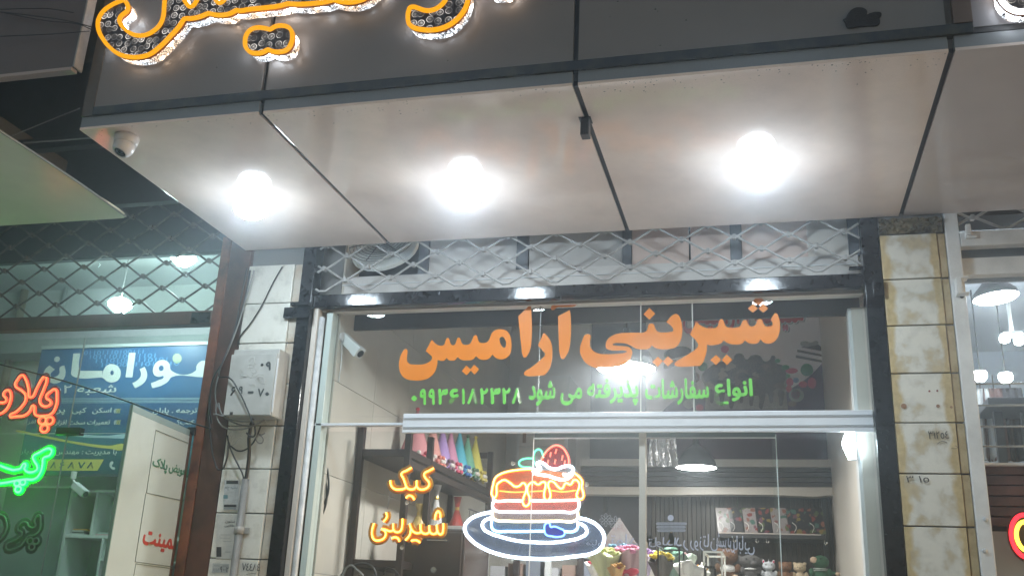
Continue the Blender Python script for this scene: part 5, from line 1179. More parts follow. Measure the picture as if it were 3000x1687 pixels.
for k, (cx_, cy_) in enumerate([(1775, 1522), (1803, 1530)]):
    fd = root('flower_sticker', ['white outline flower sticker on the dark pane', 'white outline flower sticker over the grey bouquet wrap'][k], 'sticker', W(cx_, cy_ + 20, YG + .011), 'flower stickers')
    for j in range(8):
        t = j * math.pi / 4
        P = [(cx_ + 4 * math.cos(t), cy_ + 4 * math.sin(t)), (cx_ + 12 * math.cos(t - .28), cy_ + 12 * math.sin(t - .28)), (cx_ + 19 * math.cos(t), cy_ + 19 * math.sin(t)), (cx_ + 12 * math.cos(t + .28), cy_ + 12 * math.sin(t + .28))]
        tube('petal', M('sticker_line', (.42, .44, .48), .5), [W(*p, YG + .011) for p in P], .0011, fd, 1, True)

# ================================================================== HAT RACK ON THE LEFT WALL
zsf = 2.462
rk = root('display_rack', 'dark steel rack with party hats along the tiled wall', 'rack', (-2.15, 1.5, 0))
rack_m = M('rack_dark', (.040, .028, .026), .4, noise=.2)
box('shelf_board', rack_m, -2.31, -1.985, .55, 2.35, zsf - .045, zsf, rk, .003)
for yy in (.56, 2.33):
    for xx_ in (-2.295, -2.0):
        box('upright', rack_m, xx_ - .018, xx_ + .018, yy - .018, yy + .018, 0.0, zsf + (.28 if yy > 1 else .14), rk, .002)
box('upright', rack_m, -2.018, -1.982, .93, .966, 0.0, zsf + .14, rk, .002)
box('top_bar', rack_m, -2.277, -2.019, 2.312, 2.348, zsf + .235, zsf + .275, rk, .002)
box('side_bar', rack_m, -2.018, -1.982, .578, 2.31, zsf - .10, zsf - .06, rk, .002)
box('lower_board', rack_m, -2.31, -1.985, .55, 2.35, 1.80, 1.84, rk, .003)
hats = [(1212, 1362, 1200, .75, (.62, .28, .30), (.62, .09, .13), 'tall blush pink party hat with pink and white pompoms, first on the rack'),
        (1262, 1372, 1240, .62, (.62, .30, .27), (.60, .20, .16), 'salmon party hat half hidden behind the rack upright'),
        (1290, 1382, 1250, .55, (.40, .27, .55), (.18, .09, .12), 'lilac party hat with dark and white pompoms'),
        (1314, 1390, 1262, .5, (.60, .28, .42), (.60, .10, .16), 'rose party hat with red and white pompoms between lilac and blue'),
        (1340, 1398, 1262, .5, (.10, .45, .58), (.06, .16, .42), 'sky blue party hat with blue and white pompoms'),
        (1364, 1406, 1279, .45, (.20, .48, .34), (.10, .17, .10), 'mint green party hat behind the yellow one'),
        (1387, 1413, 1283, .45, (.66, .60, .14), (.55, .45, .10), 'yellow party hat at the far end of the rack')]
for k, (px, py, ptop, sc, c1, c2, lab) in enumerate(hats):
    c = WZ(px, py, zsf + .003)
    tipz = W(px - 12, ptop, c.y).z; H = max(.24, min(.50, tipz - zsf)); R_ = .084 if k else .115
    r = root('party_hat', lab, 'party hat', c, 'party hats on the rack')
    obj('cone', bm_lathe([(R_, .02), (R_ * .55, H * .5), (.004, H), (0, H)], 28), M('hat_%d' % k, c1, .25, coat=.4), r, c, True)
    obj('tip_pompom', bm_ball((0, 0, H), .014, None, 2), M('pom_b%d' % k, c2, .9), r, c, True)
    bw_, bc_ = bmesh.new(), bmesh.new()
    for row in range(3):
        n_ = 13
        for i in range(n_):
            t = 2 * math.pi * (i + .5 * (row % 2)) / n_
            (bm_ball)((math.cos(t) * R_ * (1.06 - row * .05), math.sin(t) * R_ * (1.06 - row * .05), .017 + row * .026), .0155, bw_ if (i + row) % 2 else bc_, 1)
    obj('pompom_trim', bw_, M('pom_white', (.66, .62, .58), .9), r, c, True)
    obj('pompom_trim', bc_, M('pom_b%d' % k, c2, .9), r, c, True)
# wrapped bags on the lower board
for k, (px, py, ptop, rr, m, lab) in enumerate([(1225, 1560, 1475, .075, M('wrap_gold', (.58, .42, .16), .25, noise=.4, nscale=25), 'gold cellophane sweet bag on the lower rack board'), (1272, 1560, 1420, .06, M('wrap_silver', (.62, .62, .62), .2, noise=.4, nscale=25), 'tall clear-silver cellophane cone on the lower rack board'), (1335, 1560, 1455, .075, M('wrap_red', (.42, .06, .05), .3, noise=.5, nscale=22), 'red patterned sweet bag on the lower rack board')]):
    c = WZ(px, py, 1.842) if False else W(px, py, .95 + .45 * k)
    c.z = 1.843; c.x = max(min(c.x, -2.02), -2.22)
    tz = W(px, ptop, c.y).z
    r = root('sweet_bag', lab, 'sweet bag', c)
    obj('pouch', bm_lathe([(0, 0), (rr * .9, 0), (rr, (tz - c.z) * .3), (rr * .7, (tz - c.z) * .62), (.012, (tz - c.z) * .84), (.03, (tz - c.z)), (0, tz - c.z)], 14), m, r, c)
    obj('tie', bm_lathe([(.016, (tz - c.z) * .82), (.018, (tz - c.z) * .84), (.016, (tz - c.z) * .86)], 12), M('tie_gold', (.5, .35, .1), .3, metal=.6), r, c)
gb = root('wire_basket', 'grey wire basket with small packs at the end of the rack', 'basket', (-2.12, 2.0, 1.843))
box('tray', M('basket_grey', (.30, .31, .33), .4), -2.25, -2.0, 1.85, 2.25, 1.843, 1.86, gb)
for k in range(5): box('rod', M('rod_chrome', (.6, .6, .62), .2, metal=.8), -2.004, -1.998, 1.86 + k * .09, 1.866 + k * .09, 1.861, 2.26, gb)
box('rod', MATS['rod_chrome'], -2.006, -1.996, 1.85, 2.25, 2.262, 2.272, gb)
for k in range(3): box('pack', M('pack_%d' % k, [(.10, .20, .42), (.42, .43, .45), (.2, .1, .1)][k], .4), -2.2, -2.06, 1.88 + k * .11, 1.97 + k * .11, 1.861, 2.05 + .05 * k, gb)

# dark fridge cabinet below the neon words
fr = root('fridge', 'dark brown glossy fridge cabinet behind the orange neon words', 'fridge', (-1.9, .9, 0))
a, b_ = W(1175, 1560, .75), W(1362, 1548, .75)
box('body', M('fridge_brown', (.060, .042, .035), .18, noise=.2, nscale=3), a.x, b_.x, .76, 1.3, .02, b_.z, fr, .01)
box('door', M('fridge_brown', (.060, .042, .035), .18), a.x + .01, b_.x - .01, .735, .757, .05, b_.z - .02, fr, .006)
c = W(1270, 1668, .73); obj('door_badge', bm_lathe([(0, 0), (.018, 0), (.015, .006), (0, .007)], 20, None, align((0, -1, 0))), M('rod_chrome', (.6, .6, .62), .2, metal=.8), fr, c)
box('handle', MATS['rod_chrome'], W(1252, 1582, .72).x, W(1310, 1582, .72).x, .715, .733, W(1280, 1583, .72).z, W(1280, 1580, .72).z, fr)
tp_ = root('paper_box', 'flat pale box lying on the dark fridge', 'box', (b_.x - .12, 1.0, b_.z))
box('carton', panel_w, b_.x - .2, b_.x - .02, .9, 1.1, b_.z + .001, b_.z + .03, tp_, .003)

# shelves seen under the neon plate
us = root('white_shelving', 'white shelving with cartons seen under the neon plate', 'shelving', (-1.25, 1.9, 0))
a, b_ = W(1420, 1640, 1.9), W(1700, 1640, 1.9)
for k in range(4): box('upright', [white_metal, rack_m][k % 2], a.x + (b_.x - a.x) * k / 3 - .02, a.x + (b_.x - a.x) * k / 3 + .02, 1.9, 1.94, 0, 2.05, us)
for k, zz_ in enumerate((1.62, 1.80, 1.98)): box('board', white_metal, a.x, b_.x, 1.945, 2.25, zz_, zz_ + .02, us)
for k in range(6):
    x0 = a.x + .03 + k * .125
    box('carton', M('carton_%d' % (k % 3), [(.42, .42, .44), (.30, .20, .16), (.20, .22, .27)][k % 3], .6), x0, x0 + .1, 1.95, 2.15, 1.8205, 1.9 + .02 * (k % 3), us)
box('carton', M('carton_red', (.36, .05, .06), .5), b_.x - .09, b_.x - .02, 1.95, 2.1, 2.0005, 2.1, us)

# ================================================================== DISPLAY COUNTER BY THE WINDOW
ZD = 1.74
ct = root('display_counter', 'pale display counter carrying the wrapped bouquets', 'counter', (-.55, .8, 0))
box('top', panel_w, -1.05, -.05, .45, 1.25, ZD - .03, ZD, ct, .004)
box('cabinet', M('counter_body', (.35, .33, .31), .5), -1.03, -.07, .47, 1.23, .0, ZD - .031, ct, .004)
def paper_cone(r, c, R_, H, m, seed, name='paper_wrap', fr_=.25):
    random.seed(seed); b = bmesh.new(); rings = []
    n_ = 40
    ph_ = random.random() * 6
    for t in range(7):
        u = t / 6; ring = []
        for i in range(n_):
            a_ = 2 * math.pi * i / n_
            ru = R_ * (.22 + .78 * u ** 1.2) * (1 + fr_ * u * math.sin(5 * a_ + ph_) + .10 * u * math.sin(11 * a_ + seed))
            ring.append(b.verts.new((ru * math.cos(a_), ru * math.sin(a_), H * u + .12 * H * u * math.sin(3 * a_ + seed))))
        rings.append(ring)
    for p, q_ in zip(rings, rings[1:]):
        for i in range(n_): b.faces.new((p[i], p[(i + 1) % n_], q_[(i + 1) % n_], q_[i]))
    b.faces.new(rings[0]); bmesh.ops.recalc_face_normals(b, faces=b.faces)
    bmesh.ops.solidify(b, geom=b.faces[:], thickness=.002)
    return obj(name, b, m, r, c, True)
def petals(r, c, n_, R_, pr, m, seed, name='bloom'):
    random.seed(seed)
    for i in range(n_):
        a_ = random.random() * 6.28; q_ = R_ * math.sqrt(random.random())
        o = Vector((q_ * math.cos(a_), q_ * math.sin(a_), pr * (1.2 - (q_ / max(R_, .001)) ** 2 * .9)))
        b = bmesh.new()
        bm_ball((0, 0, 0), pr * .45, b, 1)
        for j in range(6):
            t = j * 1.047; bm_ball((math.cos(t) * pr * .55, math.sin(t) * pr * .55, .15 * pr * (j % 2)), pr * .45, b, 1, (1, 1, .7))
        obj(name, b, m, r, Vector(c) + o, True)
def bouquet(label, px, py, y, R_, H, pm_, bloom, seed, nb=6, pr=.03):
    c = W(px, py, y); c.z = ZD + .001
    H = W(px, py, y).z - ZD
    r = root('bouquet', label, 'bouquet', c, 'wrapped bouquets')
    paper_cone(r, c, R_, H * .85, pm_, seed)
    petals(r, c + Vector((0, 0, H * .80)), nb, R_ * .75, pr, bloom, seed)
    return r, c, H
pap_y = M('paper_lime', (.50, .52, .26), .5); pap_w = M('paper_ivory', (.62, .60, .56), .5); pap_g = M('paper_greyfl', (.42, .39, .38), .55, noise=.5, nscale=35, col2=(.36, .26, .26))
bouquet('lime paper bouquet with pale yellow flowers beside the neon plate', 1778, 1606, .62, .085, .2, pap_y, M('bloom_lime', (.52, .55, .22), .8), 2)
r, c, H = bouquet('pink flower bouquet with a red ribbon bow', 1842, 1600, .66, .085, .2, M('paper_blush', (.50, .33, .34), .5), M('bloom_pink', (.58, .20, .32), .8), 5, 8, .034)
obj('ribbon_bow', blob([((-.035, -.07, .05), (.035, .014, .022)), ((.035, -.07, .05), (.035, .014, .022)), ((0, -.07, .048), (.012, .014, .012)), ((-.02, -.07, .0), (.012, .008, .04)), ((.02, -.07, .0), (.012, .008, .04))], .006), M('ribbon_red', (.50, .03, .06), .4), r, c + Vector((.0, -.02, .03)), True)
cc = W(1812, 1600, .85); cc.z = ZD
cw = root('bouquet', 'tall grey floral paper cone bouquet peaking behind the pink flowers', 'bouquet', cc, 'wrapped bouquets')
Hc = W(1802, 1513, .85).z - ZD
b = bmesh.new()
v_ = [b.verts.new(p) for p in [(-.02, 0, 0), (.03, 0, 0), (.13, .02, Hc * .52), (.0, .03, Hc), (-.10, .02, Hc * .62), (-.02, -.03, .0), (.10, -.05, Hc * .45), (-.075, -.05, Hc * .5)]]
for f in [(0, 4, 3, 2, 1), (5, 6, 2, 1), (5, 7, 4, 0), (5, 6, 7), (0, 1, 5)]: b.faces.new([v_[i] for i in f])
bmesh.ops.recalc_face_normals(b, faces=b.faces); bmesh.ops.solidify(b, geom=b.faces[:], thickness=.002)
obj('paper_wrap', b, pap_g, cw, cc)
petals(cw, cc + Vector((0, -.03, Hc * .52)), 5, .06, .028, M('bloom_blue', (.16, .34, .46), .8), 8)
petals(cw, cc + Vector((-.02, -.05, Hc * .40)), 4, .06, .026, M('bloom_rose', (.42, .08, .14), .8), 9)
bouquet('yellow plush-petal bouquet inside the black-framed glass box', 1938, 1622, .72, .06, .2, M('paper_dark', (.07, .055, .05), .5), M('bloom_yellow', (.66, .48, .03), .8), 12, 9, .034)
bouquet('mint green plush bouquet behind the yellow one', 1966, 1604, .98, .075, .2, M('paper_sage', (.12, .19, .15), .6), M('bloom_mint', (.20, .38, .28), .85), 15, 7, .032)
bouquet('white crinkled paper bouquet beside the white-framed box', 2022, 1640, .66, .075, .2, pap_w, M('bloom_white', (.62, .62, .58), .8), 19, 4, .022)
bouquet('small orange and yellow bouquet inside the white-framed box', 2048, 1655, .95, .05, .2, pap_w, M('bloom_orange', (.62, .26, .06), .8), 23, 6, .02)
bw2, cw2, hw2 = bouquet('orange-gold tissue wrap bundle next to the lime bouquet', 1808, 1650, .55, .04, .2, M('paper_gold', (.55, .30, .08), .4), M('bloom_gold', (.58, .34, .10), .7), 27, 4, .02)
bouquet('cream rose bouquet at the back of the counter', 1905, 1612, 1.12, .07, .2, pap_w, M('bloom_cream', (.62, .52, .40), .8), 31, 9, .026)
bouquet('lilac flower bouquet behind the white stile', 1886, 1604, .9, .06, .2, M('paper_lilac', (.40, .32, .46), .5), M('bloom_lilac', (.36, .22, .46), .8), 33, 8, .028)
bouquet('pale pink tulip bouquet standing behind the white paper one', 1998, 1615, 1.1, .07, .2, M('paper_mint', (.44, .52, .44), .5), M('bloom_palepink', (.62, .40, .42), .8), 35, 9, .026)
bouquet('red and white bouquet at the window end of the counter', 1752, 1640, .85, .06, .2, pap_w, M('bloom_red', (.46, .04, .06), .8), 37, 8, .026)
def glass_box(label, px0, py0, px1, y0, y1, m, th):
    a, b_ = W(px0, py0, y0), W(px1, py0, y0)
    r = root('display_box', label, 'glass box', ((a.x + b_.x) / 2, (y0 + y1) / 2, ZD), 'framed glass boxes')
    z1 = a.z
    for xx_ in (a.x, b_.x):
        for yy in (y0, y1): box('edge_bar', m, xx_ - th, xx_ + th, yy - th, yy + th, ZD + .001, z1, r)
        box('edge_bar', m, xx_ - th, xx_ + th, y0 + th, y1 - th, z1 - 2 * th, z1, r)
    for yy in (y0, y1): box('edge_bar', m, a.x + th, b_.x - th, yy - th, yy + th, z1 - 2 * th, z1, r)
    box('pane', glass, a.x + th, b_.x - th, y0 - .001, y0 + .001, ZD + .002, z1 - 2 * th, r)
glass_box('black-edged glass box holding the yellow bouquet', 1928, 1596, 1990, .58, .86, black_plain, .004)
glass_box('white-edged glass box with a small bouquet inside', 2062, 1612, 2114, .72, 1.08, M('edge_white', (.66, .65, .60), .4), .005)
glass_box('small black-edged box in front of the white-edged one', 2064, 1657, 2092, .52, .62, black_plain, .003)
for k, (px, py, m, lab) in enumerate([(1967, 1590, M('flag_yellow', (.62, .50, .10), .5), 'small yellow paper pennant standing over the mint bouquet'), (1903, 1588, M('flag_white', (.60, .60, .55), .5), 'small white paper pennant beside the white stile')]):
    c = W(px, py, .98); r = root('paper_pennant', lab, 'pennant', (c.x, c.y, ZD))
    b = bmesh.new(); s_ = .028
    pts = [(-s_, 0, 0), (s_, 0, -.005), (-.003, 0, .075)] if k == 0 else [(-s_, 0, 0), (s_ * 2.2, 0, -.005), (-s_, 0, .055)]
    b.faces.new([b.verts.new(p) for p in pts]); bmesh.ops.solidify(b, geom=b.faces[:], thickness=.002)
    obj('pennant', b, m, r, c)
    obj('stick', bm_cyl((0, 0, ZD - c.z + .001), (0, 0, 0), .003, seg=8), M('stick_wood', (.4, .3, .2), .6), r, (c.x - s_ * .5, c.y, c.z))
# crinkled foil hanging behind the stile and under the header
fo = root('foil_curtain', 'crinkled silver foil sheet hanging beside the pendant lamp', 'foil', W(1950, 1365, 2.6))
b = bmesh.new(); bmesh.ops.create_grid(b, x_segments=40, y_segments=30, size=.5); random.seed(5)
a, b_ = W(1898, 1280, 2.6), W(1985, 1365, 2.6)
for v in b.verts:
    u, w_ = v.co.x + .5, v.co.y + .5
    v.co = Vector(((u - .5) * (b_.x - a.x) * (1 - .15 * w_), .03 * math.sin(14 * u + 2 * w_) + random.uniform(-.012, .012), w_ * (a.z - b_.z + .12)))
obj('foil', b, M('foil_silver', (.55, .55, .56), .25, metal=.85), fo, ((a.x + b_.x) / 2, 2.6, b_.z), True)
# ================================================================== COPY SHOP ON THE LEFT
struct(box('floor', M('floor_tile', (.45, .44, .42), .2), -7.5, -3.1, .36, 1.8, -.02, .013))
struct(box('ceiling', M('ceil_grey', (.50, .52, .52), .7), -7.5, -2.92, .17, 1.8, 3.96, 4.05))
wallL = M('copy_wall', (.60, .63, .61), .5, noise=.08, nscale=2)
struct(box('wall_back', wallL, -7.5, -2.6, 1.70, 1.8, 0, 4.0))
struct(box('wall_right', wallL, -2.60, -2.48, .3, 1.70, 0, 4.0))
box('wall_beam', M('beam_grey', (.33, .36, .36), .6, noise=.2), -7.5, -2.62, 1.45, 1.69, 3.36, 3.52)['kind'] = 'structure'
lw = root('shop_window', 'dusty glass front of the copy shop behind the dark grille', 'window', (-4.6, .12, 0))
xs3 = W(238, 1050, .12).x
for x0, x1 in [(-6.8, xs3 - .003), (xs3 + .003, -3.056)]:
    box('pane', glass_left, x0, x1, .12, .128, .05, 3.06, lw); box('pane', glass_left, x0, x1, .12, .128, 3.17, zlw, lw)
box('seam', M('seam_grey', (.25, .25, .24), .5), xs3 - .002, xs3 + .002, .119, .129, .05, 3.06, lw)
a, b_ = W(168, 1252, .11), W(233, 1273, .11)
box('patch_clamp', black_plain, a.x, b_.x, .10, .148, b_.z, a.z, lw, .003)
box('hairline_joint', MATS['glass_edge'], -6.8, -3.06, .1185, .1195, W(200, 1270, .12).z, W(200, 1270, .12).z + .003, lw)
# pipes on the left wall
for k, (px, w_) in enumerate([(28, .03), (150, .016)]):
    p = W(px, 1000, 1.62)
    tag(obj('wall_pipe', bm_cyl((0, 0, 0), (.05, 0, 4.0), w_, seg=14), [M('pipe_brown', (.30, .25, .19), .5), M('pipe_pale', (.42, .45, .44), .5)][k], None, (p.x - .04, 1.66, 0), True), ['tan drain pipe on the copy shop wall', 'thin pale pipe on the copy shop wall'][k], 'pipe')

# ---- blue banner
YBN = 1.2
PBn = lambda k=0: PY(YBN - .004 - .0012 * k)
ZL2 = zoom(0, 980, .28986)
bn, n, l, p = nodes_of('banner_blue')
tc = n.new('ShaderNodeTexCoord'); sx_ = n.new('ShaderNodeSeparateXYZ'); l.new(tc.outputs['Generated'], sx_.inputs[0])
nz = n.new('ShaderNodeTexNoise'); nz.inputs['Scale'].default_value = 3; l.new(tc.outputs['Object'], nz.inputs['Vector'])
am = n.new('ShaderNodeMath'); am.operation = 'MULTIPLY_ADD'; am.inputs[1].default_value = .25; l.new(nz.outputs[0], am.inputs[0]); l.new(sx_.outputs[2], am.inputs[2])
cr = n.new('ShaderNodeValToRGB'); E_ = cr.color_ramp.elements
E_[0].position = .15; E_[0].color = (.018, .085, .11, 1); E_[1].position = 1.1; E_[1].color = (.03, .11, .25, 1)
for pos, c_ in [(.38, (.04, .15, .21, 1)), (.55, (.016, .07, .17, 1)), (.8, (.05, .15, .30, 1))]:
    e_ = E_.new(pos); e_.color = c_
l.new(am.outputs[0], cr.inputs[0]); l.new(cr.outputs[0], p.inputs['Base Color']); p.inputs['Roughness'].default_value = .4
a, b_ = W(88, 1020, YBN), W(88, 1388, YBN)
bx1 = -3.0
br = root('shop_banner', 'blue printed banner board with white Persian lettering in the copy shop', 'banner', (-4.3, YBN, b_.z))
box('board', bn, (a.x + b_.x) / 2, bx1, YBN - .003, YBN + .03, b_.z, a.z, br)
box('frame', M('frame_alu', (.42, .46, .46), .3), (a.x + b_.x) / 2, bx1, YBN - .012, YBN - .0035, a.z - .012, a.z + .012, br)
box('frame', M('frame_dark', (.06, .08, .09), .4), (a.x + b_.x) / 2, bx1, YBN - .012, YBN - .0035, b_.z - .014, b_.z + .004, br)
b_white = M('ban_white', (.66, .70, .68), .5); b_yel = M('ban_yellow', (.62, .55, .14), .5); b_dark = M('ban_dark', (.02, .09, .13), .5); b_line = M('ban_line', (.36, .50, .56), .5)
b_shade = M('ban_shade', (.04, .13, .32), .5)
names = [
 [[(1030, 430, C_), (1050, 350), (1090, 305), (1150, 300), (1200, 330), (1220, 390), (1200, 450), (1150, 480), (1090, 475), (1050, 445), (1030, 432, C_), (760, 430), (720, 400), (722, 360), (742, 190, C_), (810, 188, C_), (800, 345), (815, 362), (830, 365, C_), (1035, 365, C_)], [(1130, 362), (1150, 385), (1135, 408), (1115, 388)]],
 [[(1305, 185, C_), (1370, 182, C_), (1338, 430, C_), (1268, 430, C_)]],
 [[(1410, 350, C_), (1460, 325, C_), (1482, 370), (1485, 430), (1450, 490), (1365, 540, C_), (1338, 490, C_), (1400, 450), (1425, 410), (1422, 375)]],
 [[(2050, 430, C_), (1730, 430), (1700, 470), (1640, 510), (1540, 540, C_), (1525, 490, C_), (1600, 460), (1655, 425), (1600, 425), (1555, 400), (1548, 345), (1575, 285), (1620, 258), (1675, 262), (1715, 300), (1728, 360), (1980, 362), (1985, 320), (2020, 275), (2110, 260, C_), (2110, 430, C_)], [(1630, 310), (1655, 335), (1640, 365), (1612, 360), (1605, 330)]],
 [[(500, 310, C_), (555, 350, C_), (510, 400), (520, 425), (570, 420), (600, 390), (605, 330), (650, 310, C_), (662, 390), (640, 450), (580, 490), (500, 480), (450, 440), (440, 390), (465, 340)]],
 [[(575, 220), (605, 245), (578, 275), (548, 248)]]]
for ols in names:
    flat('print', b_shade, [[(q_[0] + 10, q_[1] + 12) + tuple(q_[2:]) for q_ in o_] for o_ in ols], PBn(0), .0005, br, ZL2)
    flat('print', b_white, ols, PBn(1), .0006, br, ZL2)
for s, x0, y0, x1, y1, m, bo in [('شعبه ۲', 640, 510, 1175, 605, b_white, .01), ('اسکن', 935, 738, 1125, 800, b_white, .01), ('کپی', 730, 738, 870, 805, b_white, .01), ('پر', 570, 755, 655, 808, b_white, .01), ('ترجمه . پایان', 1545, 740, 1990, 808, b_white, .01), ('تعمیرات سخت افزار', 560, 862, 1110, 918, b_white, .01), ('نرم افزاری', 175, 862, 470, 918, b_white, .0), ('کتب؟', 1790, 860, 1960, 915, b_white, .01), ('با مدیریت : مهندس', 560, 1155, 1180, 1222, b_white, .01), ('مرادیان', 180, 1155, 440, 1210, b_line, .0)]:
    text_px('print', m, s, x0, y0, x1, y1, PBn(1), br, bo, zf=ZL2, thick=.0006)
for y0 in (643, 655, 670, 684):
    flat('print', b_line, [[(620, y0, C_), (2020, y0 - 4, C_), (2020, y0 + 1, C_), (620, y0 + 5, C_)]], PBn(0), .0005, br, ZL2, False)
for y0 in (770, 885):
    for dx in (0, 18, 36): text_px('print', b_yel if dx else b_white, '«', 1150 + dx, y0 - 22, 1182 + dx, y0 + 22, PBn(1), br, .0, True, zf=ZL2, thick=.0006)
flat('print', b_line, [[(560, 960), (800, 1000), (1050, 1020), (1290, 1010), (1290, 1030), (1050, 1042), (800, 1030), (560, 985)]], PBn(0), .0005, br, ZL2)
flat('print', b_yel, [[(160, 965), (500, 1030), (800, 1085), (1100, 1120), (1270, 1118), (1262, 1150), (1100, 1150), (800, 1110), (480, 1048), (160, 975)]], PBn(.5), .0005, br, ZL2)
flat('print', b_yel, [[(450, 1258, C_), (1050, 1258, C_), (985, 1372, C_), (450, 1372, C_)]], PBn(0), .0005, br, ZL2, False)
flat('print', b_dark, [[(1080, 1258, C_), (1238, 1258, C_), (1180, 1372, C_), (1010, 1372, C_)]], PBn(0), .0005, br, ZL2, False)
flat('print', b_white, [[(1125, 1280), (1145, 1285), (1140, 1305), (1130, 1318), (1140, 1335), (1160, 1340), (1160, 1358), (1135, 1358), (1112, 1335), (1108, 1305)]], PBn(1), .0006, br, ZL2)
for ch, x0, x1 in [('۸', 880, 950), ('۷', 785, 860), ('۸', 685, 755), ('۶', 600, 650), ('۸', 510, 570)]:
    text_px('print', b_dark, ch, x0, 1285, x1, 1350, PBn(1), br, .02, True, zf=ZL2, thick=.0006)
for k in range(4):
    text_px('print', M('ban_binary', (.12, .32, .58), .5), '01101110100111010110'[k * 2:k * 2 + 14], 850 + 60 * k, 165 + 40 * k, 1450 + 120 * k, 190 + 40 * k, PBn(0), br, .0, True, zf=ZL2, thick=.0005)
flat('print', M('ban_glow', (.42, .50, .34), .5), [[(1790 + 45 * math.cos(t * .785), 240 + 50 * math.sin(t * .785)) for t in range(8)]], PBn(0), .0005, br, ZL2)

# ---- white pigeon-hole shelf under the banner
ZL6 = zoom(0, 1120, .39124)
a, b_ = W(*ZL6(545, 800), 1.3), W(*ZL6(440, 1449), 1.3)
ph = root('pigeonhole_shelf', 'white pigeonhole shelf with papers in the copy shop', 'shelf', (-4.1, 1.4, 0))
x0s = (a.x + b_.x) / 2
ztop_ = a.z
z_b = [W(*ZL6(640, 1150), 1.3).z, W(*ZL6(640, 1449), 1.3).z - .05]
wsh = M('shelf_white', (.66, .70, .68), .4)
box('back_panel', M('shelf_back', (.45, .49, .48), .5), x0s, -3.1, 1.60, 1.62, .5, ztop_, ph)
xm = W(*ZL6(710, 950), 1.3).x; xm2 = W(*ZL6(750, 1300), 1.3).x
box('side_panel', wsh, x0s - .018, x0s, 1.3, 1.619, .3, ztop_, ph); box('divider', wsh, xm - .009, xm + .009, 1.3, 1.599, z_b[0] + .012, ztop_ - .019, ph); box('divider', wsh, xm2 - .009, xm2 + .009, 1.3, 1.599, z_b[1] + .012, z_b[0] - .012, ph)
box('top_board', wsh, x0s + .001, -3.1, 1.3, 1.599, ztop_ - .018, ztop_, ph)
for zz_ in z_b: box('board', wsh, x0s + .001, -3.1, 1.3, 1.599, zz_ - .01, zz_ + .01, ph)
box('board', wsh, xm2 + .011, -3.1, 1.3, 1.599, z_b[0] - .16, z_b[0] - .148, ph)
def papers(label, x, w_, z, cols):
    r = root('paper_stack', label, 'paper stack', (x, 1.42, z))
    for k, c_ in enumerate(cols):
        box('sheet', M('sheet_%02d%02d%02d' % tuple(int(v * 99) for v in c_), c_, .6), x - w_ / 2 + .012 * (k % 2), x + w_ / 2 - .01 * (k % 3), 1.32 + .006 * k, 1.52, z + .0105 + .011 * k, z + .0205 + .011 * k, r)
papers('stack of folders with an orange one in the upper pigeonhole', x0s + .075, .12, z_b[0], [(.55, .56, .55), (.10, .10, .11), (.60, .60, .58), (.58, .30, .06)])
papers('pink and mint paper pads in the upper right pigeonhole', xm + .10, .15, z_b[0], [(.60, .40, .42), (.40, .58, .52)])
papers('fanned white sheets in the lower pigeonhole', x0s + .11, .18, z_b[1], [(.64, .64, .66), (.60, .60, .62), (.66, .66, .66)])
papers('green and turquoise pads in the narrow pigeonhole', xm2 + .07, .10, z_b[0] - .158, [(.45, .58, .24), (.20, .55, .40), (.16, .48, .48)])
papers('red folder lying in the lowest narrow pigeonhole', xm2 + .08, .11, z_b[1], [(.45, .05, .05), (.40, .04, .04)])
# grey cabinet side behind the neon
cb_ = root('steel_cabinet', 'tall grey-green steel cabinet side beside the pigeonhole shelf', 'cabinet', (x0s - .3, 1.4, 0))
box('side', M('cab_green', (.20, .26, .24), .4, noise=.15), x0s - .55, x0s - .02, 1.28, 1.66, 0, W(*ZL6(480, 780), 1.28).z, cb_, .004)
box('top_edge', wsh, x0s - .55, x0s - .021, 1.272, 1.279, W(*ZL6(480, 790), 1.28).z, W(*ZL6(480, 775), 1.28).z, cb_)

# wall camera under the banner
c = W(*ZL6(548, 720), 1.15)
c2 = root('bullet_camera', 'white bullet camera hanging under the blue banner', 'camera', c)
q0, q1 = W(*ZL6(565, 770), 1.12), W(*ZL6(635, 830), 1.10)
obj('mount', bm_cyl((0, 0, .0), (0, 0, .05), .02, seg=14), wplastic, c2, c)
obj('arm', bm_cyl(c, q0, .009, seg=10), wplastic, c2)
mtx = (q1 - q0).normalized().to_track_quat('Z', 'Y').to_matrix()
obj('housing', bm_box((0, 0, 0), (.05, .05, (q1 - q0).length * 1.15), .006, mtx), M('cam_body', (.66, .68, .67), .3), c2, (q0 + q1) / 2)
obj('lens', bm_cyl((0, 0, 0), (q1 - q0).normalized() * .006, .02, seg=14), MATS['lens_black'], c2, q1 + (q1 - q0).normalized() * .008)

# bare bulbs of the copy shop
for k, (px, py, y) in enumerate([(352, 893, .75), (538, 757, .45)]):
    c = W(px, py, y); r = root('ceiling_bulb', ['lit white bulb just above the brown lintel', 'lit white bulb near the brown post top behind the grille'][k], 'lamp', (c.x, c.y, 3.96), 'copy shop bulbs')
    obj('globe', bm_lathe([(0, -.055), (.04, -.045), (.075, -.012), (.08, .008), (.06, .03), (.03, .045), (0, .046)], 22), EM('copy_glow', (.78, 1.0, 1.0), 95.0), r, c, True)
    obj('stem', bm_cyl((0, 0, .046), (0, 0, 3.959 - c.z), .004, seg=8), cable_grey, r, c)

